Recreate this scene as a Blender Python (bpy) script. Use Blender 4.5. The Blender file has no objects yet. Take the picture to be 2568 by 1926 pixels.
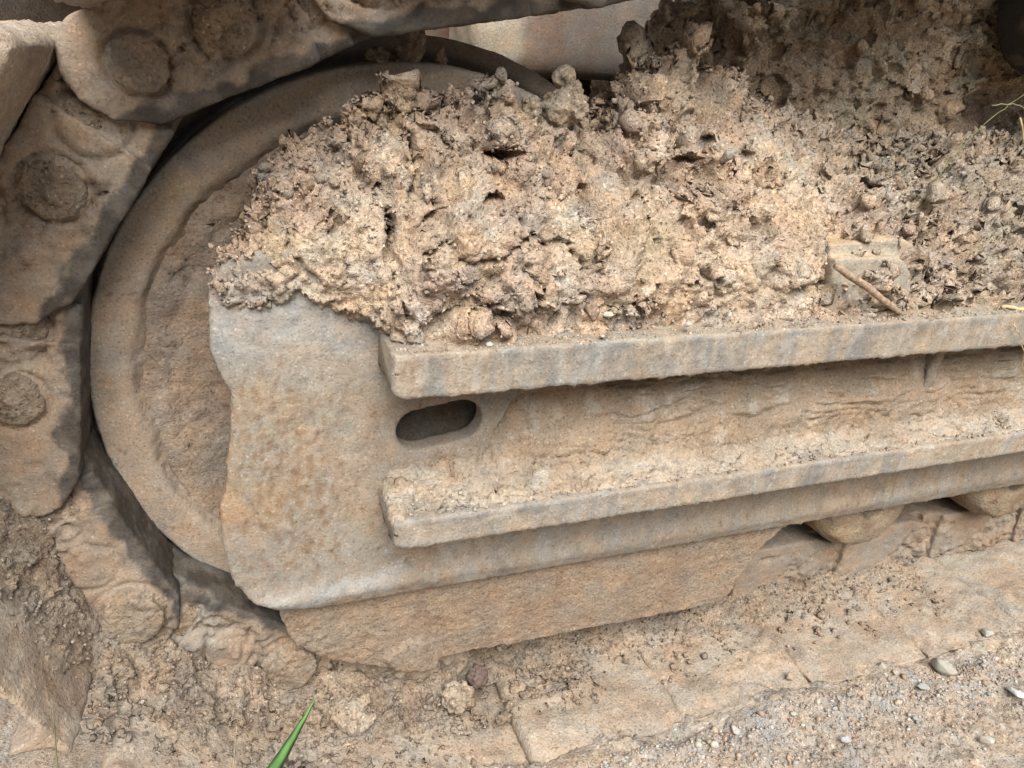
import bpy, bmesh, math, random
import numpy as np
from mathutils import Vector, Matrix

random.seed(7)
rng = np.random.default_rng(11)
sc = bpy.context.scene
COL = sc.collection
ZI = 0.43            # height of the idler axle above the ground datum; shapes below are given relative to that axle

# ------------------------------------------------------------------ camera
cam_d = bpy.data.cameras.new('camera')
cam = bpy.data.objects.new('camera', cam_d)
COL.objects.link(cam)
cam_d.sensor_width = 36.0
cam_d.lens = 25.93
cam_d.clip_start = 0.01
cam_d.clip_end = 400.0
_ya, _pi, _ro = math.radians(21.5), math.radians(23.7), math.radians(4.1)
_F = Vector((math.sin(_ya) * math.cos(_pi), math.cos(_ya) * math.cos(_pi), -math.sin(_pi)))
_R0 = Vector((math.cos(_ya), -math.sin(_ya), 0))
_U0 = _R0.cross(_F)
_R = _R0 * math.cos(_ro) + _U0 * math.sin(_ro)
_U = -_R0 * math.sin(_ro) + _U0 * math.cos(_ro)
cam.matrix_world = Matrix(((_R.x, _U.x, -_F.x, -0.164), (_R.y, _U.y, -_F.y, -0.694),
                           (_R.z, _U.z, -_F.z, 0.308 + ZI), (0, 0, 0, 1)))
sc.camera = cam

# ------------------------------------------------------------------ sky and sun (bright overcast)
SUN_EL, SUN_AZ = math.radians(50), math.radians(188)      # azimuth clockwise from +Y: behind the camera
w = bpy.data.worlds.new('World')
sc.world = w
w.use_nodes = True
wn = w.node_tree.nodes
wl = w.node_tree.links
bg = wn['Background']
sky = wn.new('ShaderNodeTexSky')
sky.sky_type = 'NISHITA'
sky.sun_disc = False
sky.sun_elevation = SUN_EL
sky.sun_rotation = SUN_AZ
sky.air_density = 1.0
sky.dust_density = 1.0
sky.ozone_density = 1.0
hs = wn.new('ShaderNodeHueSaturation')
hs.inputs['Saturation'].default_value = 0.35
wl.new(sky.outputs[0], hs.inputs['Color'])
wl.new(hs.outputs[0], bg.inputs['Color'])
bg.inputs['Strength'].default_value = 0.08
sun_d = bpy.data.lights.new('sun', 'SUN')
sun_d.energy = 1.5
sun_d.angle = math.radians(40)
sun_d.color = (1.0, 0.96, 0.90)
sun = bpy.data.objects.new('sun', sun_d)
COL.objects.link(sun)
_sd = Vector((math.sin(SUN_AZ) * math.cos(SUN_EL), math.cos(SUN_AZ) * math.cos(SUN_EL), math.sin(SUN_EL)))
sun.rotation_euler = _sd.to_track_quat('Z', 'Y').to_euler()
sun.location = (-1, -2, 4)
sc.view_settings.view_transform = 'Standard'
sc.view_settings.look = 'None'
sc.view_settings.gamma = 1.0
sc.view_settings.use_curve_mapping = False
sc.view_settings.exposure = 2.15
sc.cycles.max_bounces = 8
sc.cycles.diffuse_bounces = 5
sc.cycles.use_denoising = True
sc.cycles.denoiser = 'OPENIMAGEDENOISE'
sc.cycles.denoising_input_passes = 'RGB_ALBEDO_NORMAL'
sc.cycles.denoising_prefilter = 'NONE'

# ------------------------------------------------------------------ numpy noise
def _h(ix, iy, iz, seed):
    a = (ix.astype(np.uint32) * np.uint32(374761393) + iy.astype(np.uint32) * np.uint32(668265263)
         + iz.astype(np.uint32) * np.uint32(2147483647 - 51) + np.uint32((seed * 974711 + 13) & 0xffffffff))
    a = (a ^ (a >> np.uint32(13))) * np.uint32(1274126177)
    a = (a ^ (a >> np.uint32(16))) * np.uint32(2246822519)
    return a ^ (a >> np.uint32(15))

_G = np.array([(1,1,0),(-1,1,0),(1,-1,0),(-1,-1,0),(1,0,1),(-1,0,1),(1,0,-1),(-1,0,-1),
               (0,1,1),(0,-1,1),(0,1,-1),(0,-1,-1),(1,1,0),(-1,1,0),(0,-1,1),(0,-1,-1)], dtype=np.float32)

from concurrent.futures import ThreadPoolExecutor
POOL = ThreadPoolExecutor(4)

def threaded(fn):
    """run a per-point function on four slices of the points at once"""
    def g(P, *a, **k):
        P = np.asarray(P, np.float32)
        if len(P) < 20000:
            return fn(P, *a, **k)
        out = list(POOL.map(lambda q: fn(q, *a, **k), np.array_split(P, 8)))
        if isinstance(out[0], tuple):
            return tuple(np.concatenate([o[i] for o in out]) for i in range(len(out[0])))
        return np.concatenate(out)
    return g

_GX, _GY, _GZ = (np.ascontiguousarray(_G[:, k]) for k in range(3))

@threaded
def perlin(P, seed=0):
    fl = np.floor(P)
    I = fl.astype(np.int32).view(np.uint32)
    f = P - fl
    x, y, z = (np.ascontiguousarray(f[:, k]) for k in range(3))
    u = f * f * f * (f * (f * 6 - 15) + 10)
    ux, uy, uz = (np.ascontiguousarray(u[:, k]) for k in range(3))
    one = np.uint32(1)
    A = [I[:, 0] * np.uint32(374761393) + np.uint32((seed * 974711 + 13) & 0xffffffff)]; A.append(A[0] + np.uint32(374761393))
    B = [I[:, 1] * np.uint32(668265263)]; B.append(B[0] + np.uint32(668265263))
    D = [I[:, 2] * np.uint32(2147483596)]; D.append(D[0] + np.uint32(2147483596))
    def corner(a, b, c):
        h = A[a] + B[b] + D[c]
        h = (h ^ (h >> np.uint32(13))) * np.uint32(1274126177)
        h = ((h ^ (h >> np.uint32(16))) * np.uint32(2246822519)) >> np.uint32(28)
        return _GX.take(h) * (x - a) + _GY.take(h) * (y - b) + _GZ.take(h) * (z - c)
    def lx(b, c):
        p = corner(0, b, c)
        return p + ux * (corner(1, b, c) - p)
    def ly(c):
        p = lx(0, c)
        return p + uy * (lx(1, c) - p)
    p = ly(0)
    return p + uz * (ly(1) - p)

def fbm(P, scale, octv=4, seed=0, gain=0.5):
    P = np.asarray(P, dtype=np.float32) * np.asarray(scale, dtype=np.float32)
    a, s, out = 1.0, 0.0, 0
    for o in range(octv):
        out = out + a * perlin(P + 17.3 * o, seed + o)
        s += a
        a *= gain
        P = P * 2.03
    return out / s * 1.6

@threaded
def worley(P, scale, seed=0, full=False):
    """nearest and second nearest cell point among the eight closest cells"""
    P = np.asarray(P, dtype=np.float32) * np.asarray(scale, dtype=np.float32)
    I = np.floor(P - 0.5).astype(np.int32)
    f = (P - I).astype(np.float32)
    n = len(P)
    f1 = np.full(n, 9., np.float32); f2 = np.full(n, 9., np.float32)
    best = np.zeros(n, np.uint32)
    vec = np.zeros((n, 3), np.float32)
    for dx in (0, 1):
        for dy in (0, 1):
            for dz in (0, 1):
                h = _h(I[:, 0] + dx, I[:, 1] + dy, I[:, 2] + dz, seed)
                ex = dx + .5 + ((h & np.uint32(1023)).astype(np.float32) / 1023 - .5) * .9 - f[:, 0]
                ey = dy + .5 + (((h >> np.uint32(10)) & np.uint32(1023)).astype(np.float32) / 1023 - .5) * .9 - f[:, 1]
                ez = dz + .5 + (((h >> np.uint32(20)) & np.uint32(1023)).astype(np.float32) / 1023 - .5) * .9 - f[:, 2]
                d = ex * ex + ey * ey + ez * ez
                near = d < f1
                f2 = np.where(near, f1, np.minimum(f2, d))
                best = np.where(near, h, best)
                f1 = np.where(near, d, f1)
                if full:
                    vec[near] = np.stack([ex, ey, ez], -1)[near]
    cid = ((best * np.uint32(2654435761)) >> np.uint32(8)).astype(np.float32) / 16777216.
    if full:
        return np.sqrt(f1), np.sqrt(f2), cid, vec, best
    return np.sqrt(f1), np.sqrt(f2), cid

def rubble(P, scale, seed, warp=.35):
    """angular broken bits: every cell is a tilted facet with a gap round it"""
    P = np.asarray(P, np.float32) * np.asarray(scale, np.float32)
    Wn = perlin(P * 1.7, seed + 50)
    P = P + warp * np.stack([Wn, perlin(P * 1.7 + 9.1, seed + 51), -Wn], -1)
    f1, f2, cid, vec, h = worley(P, 1.0, seed, True)
    t = np.stack([(h & np.uint32(255)).astype(np.float32), ((h >> np.uint32(8)) & np.uint32(255)).astype(np.float32), ((h >> np.uint32(16)) & np.uint32(255)).astype(np.float32)], -1) / 127.5 - 1
    tilt = (vec * t).sum(1)
    edge = sm(.0, .30, f2 - f1)
    return ((cid - .35) * .8 + tilt * 1.0) * edge - (1 - edge) * .7

def sm(a, b, x):
    t = np.clip((x - a) / (b - a), 0, 1)
    return t * t * (3 - 2 * t)

def lumps(P, scale, seed):
    f1, f2, _ = worley(P, scale, seed)
    return np.clip(1 - f1 * f1 * 1.3, -0.6, 1)

def shingle(co, fz, seed, warp=1.6, s=(10, 10, 14)):
    """thin mud flows one over the other, each ending in a small drop"""
    u = co[:, 2] * fz + fbm(co, s, 4, seed) * warp
    fr_ = u - np.floor(u)
    return (1 - fr_) * sm(0, .10, fr_) * sm(-.25, .25, fbm(co, 18, 2, seed + 9))

def seg_dist(Q, poly):
    """distance from 2D points Q to a polyline"""
    best = np.full(len(Q), 9., np.float32)
    for (a, b) in zip(poly[:-1], poly[1:]):
        a = np.array(a, np.float32); b = np.array(b, np.float32)
        d = b - a
        t = np.clip(((Q - a) @ d) / (d @ d + 1e-12), 0, 1)
        best = np.minimum(best, np.linalg.norm(Q - a - t[:, None] * d, axis=1))
    return best

def C(*c):
    return np.array(c, dtype=np.float32)

def mixc(a, b, t):
    a = np.asarray(a, np.float32); b = np.asarray(b, np.float32)
    return a + (b - a) * np.asarray(t, np.float32)[:, None]

# ------------------------------------------------------------------ materials
def earth_mat(name, grain=260.0, bump=0.5, bdist=0.0025, speck=0.35, rough=0.95, spec=0.2, vari=0.35, fleck=420.0):
    """dry soil, dust or dusty steel: pigment from the mesh attribute Col, with grain, painted pore shade, mineral flecks and fine relief"""
    m = bpy.data.materials.new(name)
    m.use_nodes = True
    n = m.node_tree.nodes
    l = m.node_tree.links
    b = n['Principled BSDF']
    at = n.new('ShaderNodeAttribute'); at.attribute_name = 'Col'
    tc = n.new('ShaderNodeNewGeometry')
    n1 = n.new('ShaderNodeTexNoise'); n1.inputs['Scale'].default_value = grain; n1.inputs['Detail'].default_value = 6; n1.inputs['Roughness'].default_value = 0.7
    n2 = n.new('ShaderNodeTexNoise'); n2.inputs['Scale'].default_value = grain * 0.18; n2.inputs['Detail'].default_value = 5; n2.inputs['Roughness'].default_value = 0.65
    vo = n.new('ShaderNodeTexVoronoi'); vo.inputs['Scale'].default_value = fleck
    for x in (n1, n2, vo):
        l.new(tc.outputs['Position'], x.inputs['Vector'])
    def mth(op, a, bb):
        q = n.new('ShaderNodeMath'); q.operation = op
        for i, v in enumerate((a, bb)):
            if isinstance(v, (int, float)):
                q.inputs[i].default_value = v
            else:
                l.new(v, q.inputs[i])
        return q.outputs[0]
    s = mth('ADD', mth('MULTIPLY', n1.outputs['Fac'], vari * 3.4), mth('MULTIPLY', n2.outputs['Fac'], vari * 2.0))
    s = mth('MAXIMUM', mth('ADD', s, 1.0 - vari * 2.7), .25)
    n3 = n.new('ShaderNodeTexNoise'); n3.inputs['Scale'].default_value = grain * 1.1; n3.inputs['Detail'].default_value = 3
    l.new(tc.outputs['Position'], n3.inputs['Vector'])
    pr_ = n.new('ShaderNodeMapRange'); pr_.inputs['From Min'].default_value = .28; pr_.inputs['From Max'].default_value = .46; pr_.inputs['To Min'].default_value = 1.0 - vari * .95; pr_.inputs['To Max'].default_value = 1.0
    l.new(n3.outputs['Fac'], pr_.inputs['Value'])
    s = mth('MULTIPLY', s, pr_.outputs[0])  # shade of the pores put into the colour, in step with the bump
    n4 = n.new('ShaderNodeTexNoise'); n4.inputs['Scale'].default_value = grain * .10; n4.inputs['Detail'].default_value = 5
    l.new(tc.outputs['Position'], n4.inputs['Vector'])
    hu = n.new('ShaderNodeValToRGB'); hu.color_ramp.elements[0].position = .36; hu.color_ramp.elements[1].position = .64
    hu.color_ramp.elements[0].color = (1.05, .99, .93, 1); hu.color_ramp.elements[1].color = (.94, 1.0, 1.06, 1)
    l.new(n4.outputs['Fac'], hu.inputs['Fac'])
    vh = n.new('ShaderNodeVectorMath'); vh.operation = 'MULTIPLY'
    l.new(at.outputs['Color'], vh.inputs[0]); l.new(hu.outputs[0], vh.inputs[1])
    vm = n.new('ShaderNodeVectorMath'); vm.operation = 'SCALE'
    l.new(vh.outputs[0], vm.inputs[0]); l.new(s, vm.inputs['Scale'])
    # pale and dark mineral flecks, each its own cell
    sep = n.new('ShaderNodeSeparateColor'); l.new(vo.outputs['Color'], sep.inputs[0])
    pick = mth('GREATER_THAN', sep.outputs[0], 1.0 - 0.16)
    near = mth('LESS_THAN', vo.outputs['Distance'], 0.36)
    fl = mth('MULTIPLY', mth('MULTIPLY', pick, near), speck)
    mx = n.new('ShaderNodeMix'); mx.data_type = 'RGBA'
    vb = n.new('ShaderNodeVectorMath'); vb.operation = 'SCALE'; vb.inputs['Scale'].default_value = 1.75
    l.new(vm.outputs[0], vb.inputs[0])
    l.new(fl, mx.inputs['Factor']); l.new(vm.outputs[0], mx.inputs['A']); l.new(vb.outputs[0], mx.inputs['B'])
    pick2 = mth('LESS_THAN', sep.outputs[1], 0.07)
    fl2 = mth('MULTIPLY', mth('MULTIPLY', pick2, near), speck * 1.2)
    mx2 = n.new('ShaderNodeMix'); mx2.data_type = 'RGBA'
    l.new(fl2, mx2.inputs['Factor']); l.new(mx.outputs['Result'], mx2.inputs['A']); vd = n.new('ShaderNodeVectorMath'); vd.operation = 'SCALE'; vd.inputs['Scale'].default_value = .35
    l.new(vm.outputs[0], vd.inputs[0]); l.new(vd.outputs[0], mx2.inputs['B'])
    l.new(mx2.outputs['Result'], b.inputs['Base Color'])
    b.inputs['Specular IOR Level'].default_value = spec
    # alpha of Col = how bare the steel is: barer steel is smoother
    r = mth('SUBTRACT', rough, mth('MULTIPLY', at.outputs['Alpha'], 0.42))
    l.new(r, b.inputs['Roughness'])
    bp = n.new('ShaderNodeBump'); bp.inputs['Strength'].default_value = bump; bp.inputs['Distance'].default_value = bdist
    hgt = mth('ADD', mth('ADD', mth('MULTIPLY', n1.outputs['Fac'], 1.0), mth('MULTIPLY', n2.outputs['Fac'], 1.6)), mth('MULTIPLY', pr_.outputs[0], .9))
    l.new(hgt, bp.inputs['Height'])
    l.new(bp.outputs[0], b.inputs['Normal'])
    return m

MUD = earth_mat('dry clay mud', 300, 1.0, 0.0034, 0.70, vari=0.40, fleck=300)
DUST = earth_mat('dust coated steel', 380, 0.6, 0.0014, 0.38, vari=0.29, fleck=330, spec=0.3)
CAKE = earth_mat('smooth caked dust', 300, 0.9, 0.0022, 0.42, vari=0.33, fleck=300)
GRND = earth_mat('gravelly ground', 280, 1.0, 0.0034, 0.6, vari=0.40, fleck=210)
ROCK = earth_mat('pebble stone', 300, 0.4, 0.0015, 0.25, rough=0.85, vari=0.25, fleck=500, spec=0.3)

def plain_mat(name, col, rough=0.7, vari=0.25, scale=60, trans=0.0, stretch=(1, 1, 1)):
    m = bpy.data.materials.new(name)
    m.use_nodes = True
    n = m.node_tree.nodes; l = m.node_tree.links
    b = n['Principled BSDF']
    tc = n.new('ShaderNodeTexCoord')
    mp = n.new('ShaderNodeMapping'); mp.inputs['Scale'].default_value = stretch
    l.new(tc.outputs['Object'], mp.inputs['Vector'])
    nz = n.new('ShaderNodeTexNoise'); nz.inputs['Scale'].default_value = scale; nz.inputs['Detail'].default_value = 6
    l.new(mp.outputs[0], nz.inputs['Vector'])
    rp = n.new('ShaderNodeValToRGB')
    rp.color_ramp.elements[0].position = 0.3; rp.color_ramp.elements[1].position = 0.72
    rp.color_ramp.elements[0].color = tuple(c * (1 - vari) for c in col) + (1,)
    rp.color_ramp.elements[1].color = tuple(min(1, c * (1 + vari)) for c in col) + (1,)
    l.new(nz.outputs['Fac'], rp.inputs['Fac']); l.new(rp.outputs[0], b.inputs['Base Color'])
    b.inputs['Roughness'].default_value = rough
    b.inputs['Specular IOR Level'].default_value = 0.3
    bp = n.new('ShaderNodeBump'); bp.inputs['Strength'].default_value = 0.3; bp.inputs['Distance'].default_value = 0.001
    l.new(nz.outputs['Fac'], bp.inputs['Height']); l.new(bp.outputs[0], b.inputs['Normal'])
    return m

GRASS = plain_mat('fresh grass blade', (0.085, 0.18, 0.05), 0.8, 0.3, 90, stretch=(1, 1, 0.1))
DRYGR = plain_mat('dry grass stem', (0.42, 0.33, 0.19), 0.8, 0.25, 80)
PALEGR = plain_mat('pale green grass stem', (0.17, 0.18, 0.09), 0.7, 0.25, 80)
WOOD = plain_mat('weathered stick wood', (0.26, 0.19, 0.13), 0.85, 0.45, 220, stretch=(1, 1, 1))
PAPER = plain_mat('white stone chip', (0.72, 0.74, 0.72), 0.7, 0.08, 60)

# pigments (linear albedo)
LIGHT = C(.53, .405, .285); ORANGE = C(.495, .355, .235); PINK = C(.44, .32, .24); BROWN = C(.27, .18, .12)
PALE = C(.58, .50, .40); OCHRE = C(.45, .32, .17); DUSTC = C(.345, .272, .20); DUSTG = C(.30, .25, .20)
STEEL = C(.20, .195, .19); STEELB = C(.30, .295, .285); DARK = C(.055, .048, .042); RUST = C(.26, .13, .065); GREENG = C(.27, .235, .17)

# ------------------------------------------------------------------ object helpers
def empty(name, loc, label=None, cat=None, group=None, kind=None):
    o = bpy.data.objects.new(name, None)
    o.location = loc
    o.empty_display_size = 0.05
    COL.objects.link(o)
    tag(o, label, cat, group, kind)
    return o

def tag(o, label=None, cat=None, group=None, kind=None):
    if label: o['label'] = label
    if cat: o['category'] = cat
    if group: o['group'] = group
    if kind: o['kind'] = kind
    return o

def world_loc(o):
    v = Vector(o.location)
    while o.parent:
        o = o.parent
        v = v + Vector(o.location)
    return v

def link(name, me, mat, parent=None):
    o = bpy.data.objects.new(name, me)
    COL.objects.link(o)
    if mat and not me.materials:
        me.materials.append(mat)
    if parent is not None:
        o.location = -world_loc(parent)      # the mesh is written in place
        o.parent = parent
    return o

def new_bm():
    return bmesh.new()

def box(bm, x, y, z):
    vs = [bm.verts.new((a, b, c)) for a in x for b in y for c in z]
    for f in ((0, 1, 3, 2), (4, 6, 7, 5), (0, 4, 5, 1), (2, 3, 7, 6), (0, 2, 6, 4), (1, 5, 7, 3)):
        bm.faces.new([vs[i] for i in f])

def prism(bm, outline, y0, y1, mp=None):
    """closed outline (x, z) pushed from y0 to y1"""
    mp = mp or (lambda s, y, h: (s, y, h))
    a = [bm.verts.new(mp(p[0], y0, p[1])) for p in outline]
    b = [bm.verts.new(mp(p[0], y1, p[1])) for p in outline]
    n = len(a)
    bm.faces.new(a)
    bm.faces.new(b[::-1])
    for i in range(n):
        bm.faces.new((a[i], b[i], b[(i + 1) % n], a[(i + 1) % n]))

def circle(cx, cz, r, n=28, r2=None):
    return [(cx + r * math.cos(2 * math.pi * i / n), cz + (r2 or r) * math.sin(2 * math.pi * i / n)) for i in range(n)]

def lathe(bm, prof, cx=0, cz=0, seg=72):
    """closed profile (r, y) turned about an axle along y"""
    rings = []
    for i in range(seg):
        a = 2 * math.pi * i / seg
        rings.append([bm.verts.new((cx + r * math.cos(a), y, cz + r * math.sin(a))) for r, y in prof])
    n = len(prof)
    for i in range(seg):
        A, B = rings[i], rings[(i + 1) % seg]
        for k in range(n):
            bm.faces.new((A[k], A[(k + 1) % n], B[(k + 1) % n], B[k]))

def dense(prof, step):
    out = []
    for a, b in zip(prof, prof[1:] + prof[:1]):
        n = max(1, int(math.hypot(b[0] - a[0], b[1] - a[1]) / step + .5))
        out += [(a[0] + (b[0] - a[0]) * k / n, a[1] + (b[1] - a[1]) * k / n) for k in range(n)]
    return out

def loft(bm, sections, cap=True):
    rows = [[bm.verts.new(p) for p in s] for s in sections]
    n = len(rows[0])
    for A, B in zip(rows[:-1], rows[1:]):
        for k in range(n):
            bm.faces.new((A[k], A[(k + 1) % n], B[(k + 1) % n], B[k]))
    if cap:
        bm.faces.new(rows[0][::-1]); bm.faces.new(rows[-1])

_tb = bmesh.new(); bmesh.ops.create_icosphere(_tb, subdivisions=1, radius=1)
_tb.verts.ensure_lookup_table()
ICO_V = [v.co.copy() for v in _tb.verts]
ICO_F = [[v.index for v in f.verts] for f in _tb.faces]
_tb.free()

def blob(bm, c, r, sq=(1, 1, 1), jag=.32):
    """an angular lump"""
    M = Matrix.Rotation(random.uniform(0, 6.28), 3, Vector((random.uniform(-1, 1), random.uniform(-1, 1), 1)).normalized()) @ Matrix.Diagonal((r * sq[0], r * sq[1], r * sq[2]))
    cv = Vector(c)
    vs = [bm.verts.new(cv + (M @ v) * random.uniform(1 - jag * 1.3, 1 + jag)) for v in ICO_V]
    for f in ICO_F:
        bm.faces.new([vs[k] for k in f])

def bm_to_mesh(bm, name='m'):
    bmesh.ops.recalc_face_normals(bm, faces=bm.faces)
    me = bpy.data.meshes.new(name)
    bm.to_mesh(me)
    bm.free()
    return me

def remesh(bm, voxel, smooth=3, cut=None, fac=0.5):
    """one closed fine skin round everything in bm"""
    me = bm_to_mesh(bm)
    o = bpy.data.objects.new('tmp', me)
    COL.objects.link(o)
    oc = None
    if cut is not None:
        oc = bpy.data.objects.new('tmpc', bm_to_mesh(cut))
        COL.objects.link(oc)
        md = o.modifiers.new('b', 'BOOLEAN'); md.operation = 'DIFFERENCE'; md.object = oc; md.solver = 'EXACT'
    md = o.modifiers.new('r', 'REMESH'); md.mode = 'VOXEL'; md.voxel_size = voxel; md.use_smooth_shade = True
    if smooth:
        md = o.modifiers.new('s', 'SMOOTH'); md.iterations = smooth; md.factor = fac
    dg = bpy.context.evaluated_depsgraph_get()
    dg.update()
    out = bpy.data.meshes.new_from_object(o.evaluated_get(dg))
    for q in (o, oc):
        if q:
            mm = q.data
            bpy.data.objects.remove(q)
            bpy.data.meshes.remove(mm)
    return out

def get_co(me):
    a = np.empty(len(me.vertices) * 3, np.float32)
    me.vertices.foreach_get('co', a)
    return a.reshape(-1, 3)

def get_no(me):
    a = np.empty(len(me.vertices) * 3, np.float32)
    me.vertex_normals.foreach_get('vector', a)
    return a.reshape(-1, 3)

def set_co(me, co):
    me.vertices.foreach_set('co', np.ascontiguousarray(co, np.float32).ravel())
    me.update()

def set_col(me, col, bare=None):
    n = len(me.vertices)
    col = np.broadcast_to(np.asarray(col, np.float32), (n, 3))
    rgba = np.zeros((n, 4), np.float32)
    lum = (col @ C(.3, .55, .15))[:, None]
    rgba[:, :3] = np.clip((lum + (col - lum) * .82) * C(.736, .736, .714), 0.008, 0.9)      # dry, slightly greyed earth
    if bare is not None:
        rgba[:, 3] = np.clip(bare, 0, 1)
    at = me.color_attributes.new('Col', 'FLOAT_COLOR', 'POINT')
    at.data.foreach_set('color', rgba.ravel())

def smooth_shade(me):
    me.polygons.foreach_set('use_smooth', np.ones(len(me.polygons), bool))

def displace(me, fn):
    co, no = get_co(me), get_no(me)
    set_co(me, fn(co, no))

def grid_mesh(X, Y, Z):
    """height sheet from 2D arrays"""
    r, c = X.shape
    co = np.stack([X, Y, Z], -1).reshape(-1, 3)
    idx = np.arange(r * c).reshape(r, c)
    q = np.stack([idx[:-1, :-1], idx[:-1, 1:], idx[1:, 1:], idx[1:, :-1]], -1).reshape(-1, 4)
    me = bpy.data.meshes.new('grid')
    me.vertices.add(len(co)); me.vertices.foreach_set('co', co.astype(np.float32).ravel())
    me.loops.add(q.size); me.loops.foreach_set('vertex_index', q.astype(np.int32).ravel())
    me.polygons.add(len(q)); me.polygons.foreach_set('loop_start', np.arange(0, q.size, 4, dtype=np.int32))
    me.update(calc_edges=True)
    smooth_shade(me)
    return me

def tri_mesh(co, tri):
    me = bpy.data.meshes.new('tri')
    me.vertices.add(len(co)); me.vertices.foreach_set('co', co.astype(np.float32).ravel())
    me.loops.add(tri.size); me.loops.foreach_set('vertex_index', tri.astype(np.int32).ravel())
    me.polygons.add(len(tri)); me.polygons.foreach_set('loop_start', np.arange(0, tri.size, 3, dtype=np.int32))
    me.update(calc_edges=True)
    return me

# ------------------------------------------------------------------ ground
def ground():
    def axis(a, b, step, far):
        core = list(np.arange(a, b, step))
        g = step; lo = [a]; hi = [core[-1]]
        while lo[-1] > -far:
            g *= 1.22; lo.append(lo[-1] - g)
        g = step
        while hi[-1] < far:
            g *= 1.22; hi.append(hi[-1] + g)
        return np.array(lo[:0:-1] + core + hi[1:])
    xs = axis(-0.5, 1.0, 0.0030, 90)
    ys = axis(-0.46, -0.12, 0.0030, 90)
    X, Y = np.meshgrid(xs, ys)
    P = np.stack([X, Y, X * 0], -1).reshape(-1, 3)
    x, y = P[:, 0], P[:, 1]
    near = np.exp(-((x - .3) ** 2 + (y + .3) ** 2) / 1.5)
    z = -0.396 + 0.0 * x
    z += fbm(P, 5, 3, 3) * 0.010 + fbm(P, 22, 4, 5) * 0.008 * near
    z += rubble(P, 60, 8) * 0.0045 * near * sm(-.25, .3, fbm(P, 9, 2, 77)) + rubble(P, 125, 9) * 0.0024 * near + fbm(P, 230, 2, 10) * 0.0012 * near
    # soil has crept up and over the ends of the shoes, and lies lower under the track
    z += 0.010 * np.exp(-((y + 0.20) / 0.035) ** 2) * (0.7 + fbm(P, 14, 2, 31)) * sm(-.1, .1, x)
    lip = np.maximum(-.160 + .045 * fbm(P, 7, 4, 33), -.178)
    z -= 0.06 * sm(lip - .006, lip + .02, y) * (1 - sm(0.33, .4, y)) * sm(-.6, -.45, x)
    z += 0.05 * (1 - sm(-.56, -.34, x)) * (1 - sm(-.12, .2, y)) * near
    # unseen bank added behind the camera, coloured dark green, to hold back low sky light
    cut = sm(-2.0, -5.5, y + .5 * fbm(P, .4, 2, 34))
    z += 3.4 * cut + fbm(P, 1.3, 4, 35) * .25 * cut
    me = grid_mesh(X, Y, z.reshape(X.shape))
    co = get_co(me)
    base = mixc(C(.45, .36, .28), C(.50, .395, .295), sm(-.45, .55, fbm(co, 7, 3, 40)))
    base = mixc(base, C(.43, .37, .32), sm(.0, .5, fbm(co, 11, 3, 41)) * .75)
    f1, f2, cid = worley(co, 95, 42)
    base = mixc(base, C(.56, .49, .42), (cid > .80) * sm(.5, .2, f1) * .8)
    band = np.exp(-((co[:, 1] + .225 - .03 * fbm(co, 6, 2, 43)) / .022) ** 2) * sm(.1, .3, co[:, 0])
    base = mixc(base * 1.08, C(.42, .40, .38), band * sm(-.3, .3, fbm(co, 30, 3, 44)) * .6)
    base = mixc(base, C(.33, .21, .15), ((cid < .16) * sm(.5, .2, f1)) * .7)
    base = mixc(base, C(.085, .10, .045), cut * sm(-.5, .2, fbm(co, 2.2, 3, 36)))  # dark green of the added, unseen bank
    set_col(me, base)
    o = link('ground', me, GRND)
    tag(o, 'pinkish gravelly clay ground beside the track', 'ground', kind='structure')
ground()

# ------------------------------------------------------------------ idler wheel
def wave_terrace(co2, scale, seed, k=5.0, octv=3):
    """stacked crust edges: flat treads with sharp little risers"""
    h = fbm(co2, scale, octv, seed) * k
    fl = np.floor(h)
    return (fl + sm(0.0, 0.16, h - fl) - 0.25 * (h - fl)) / k

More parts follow.
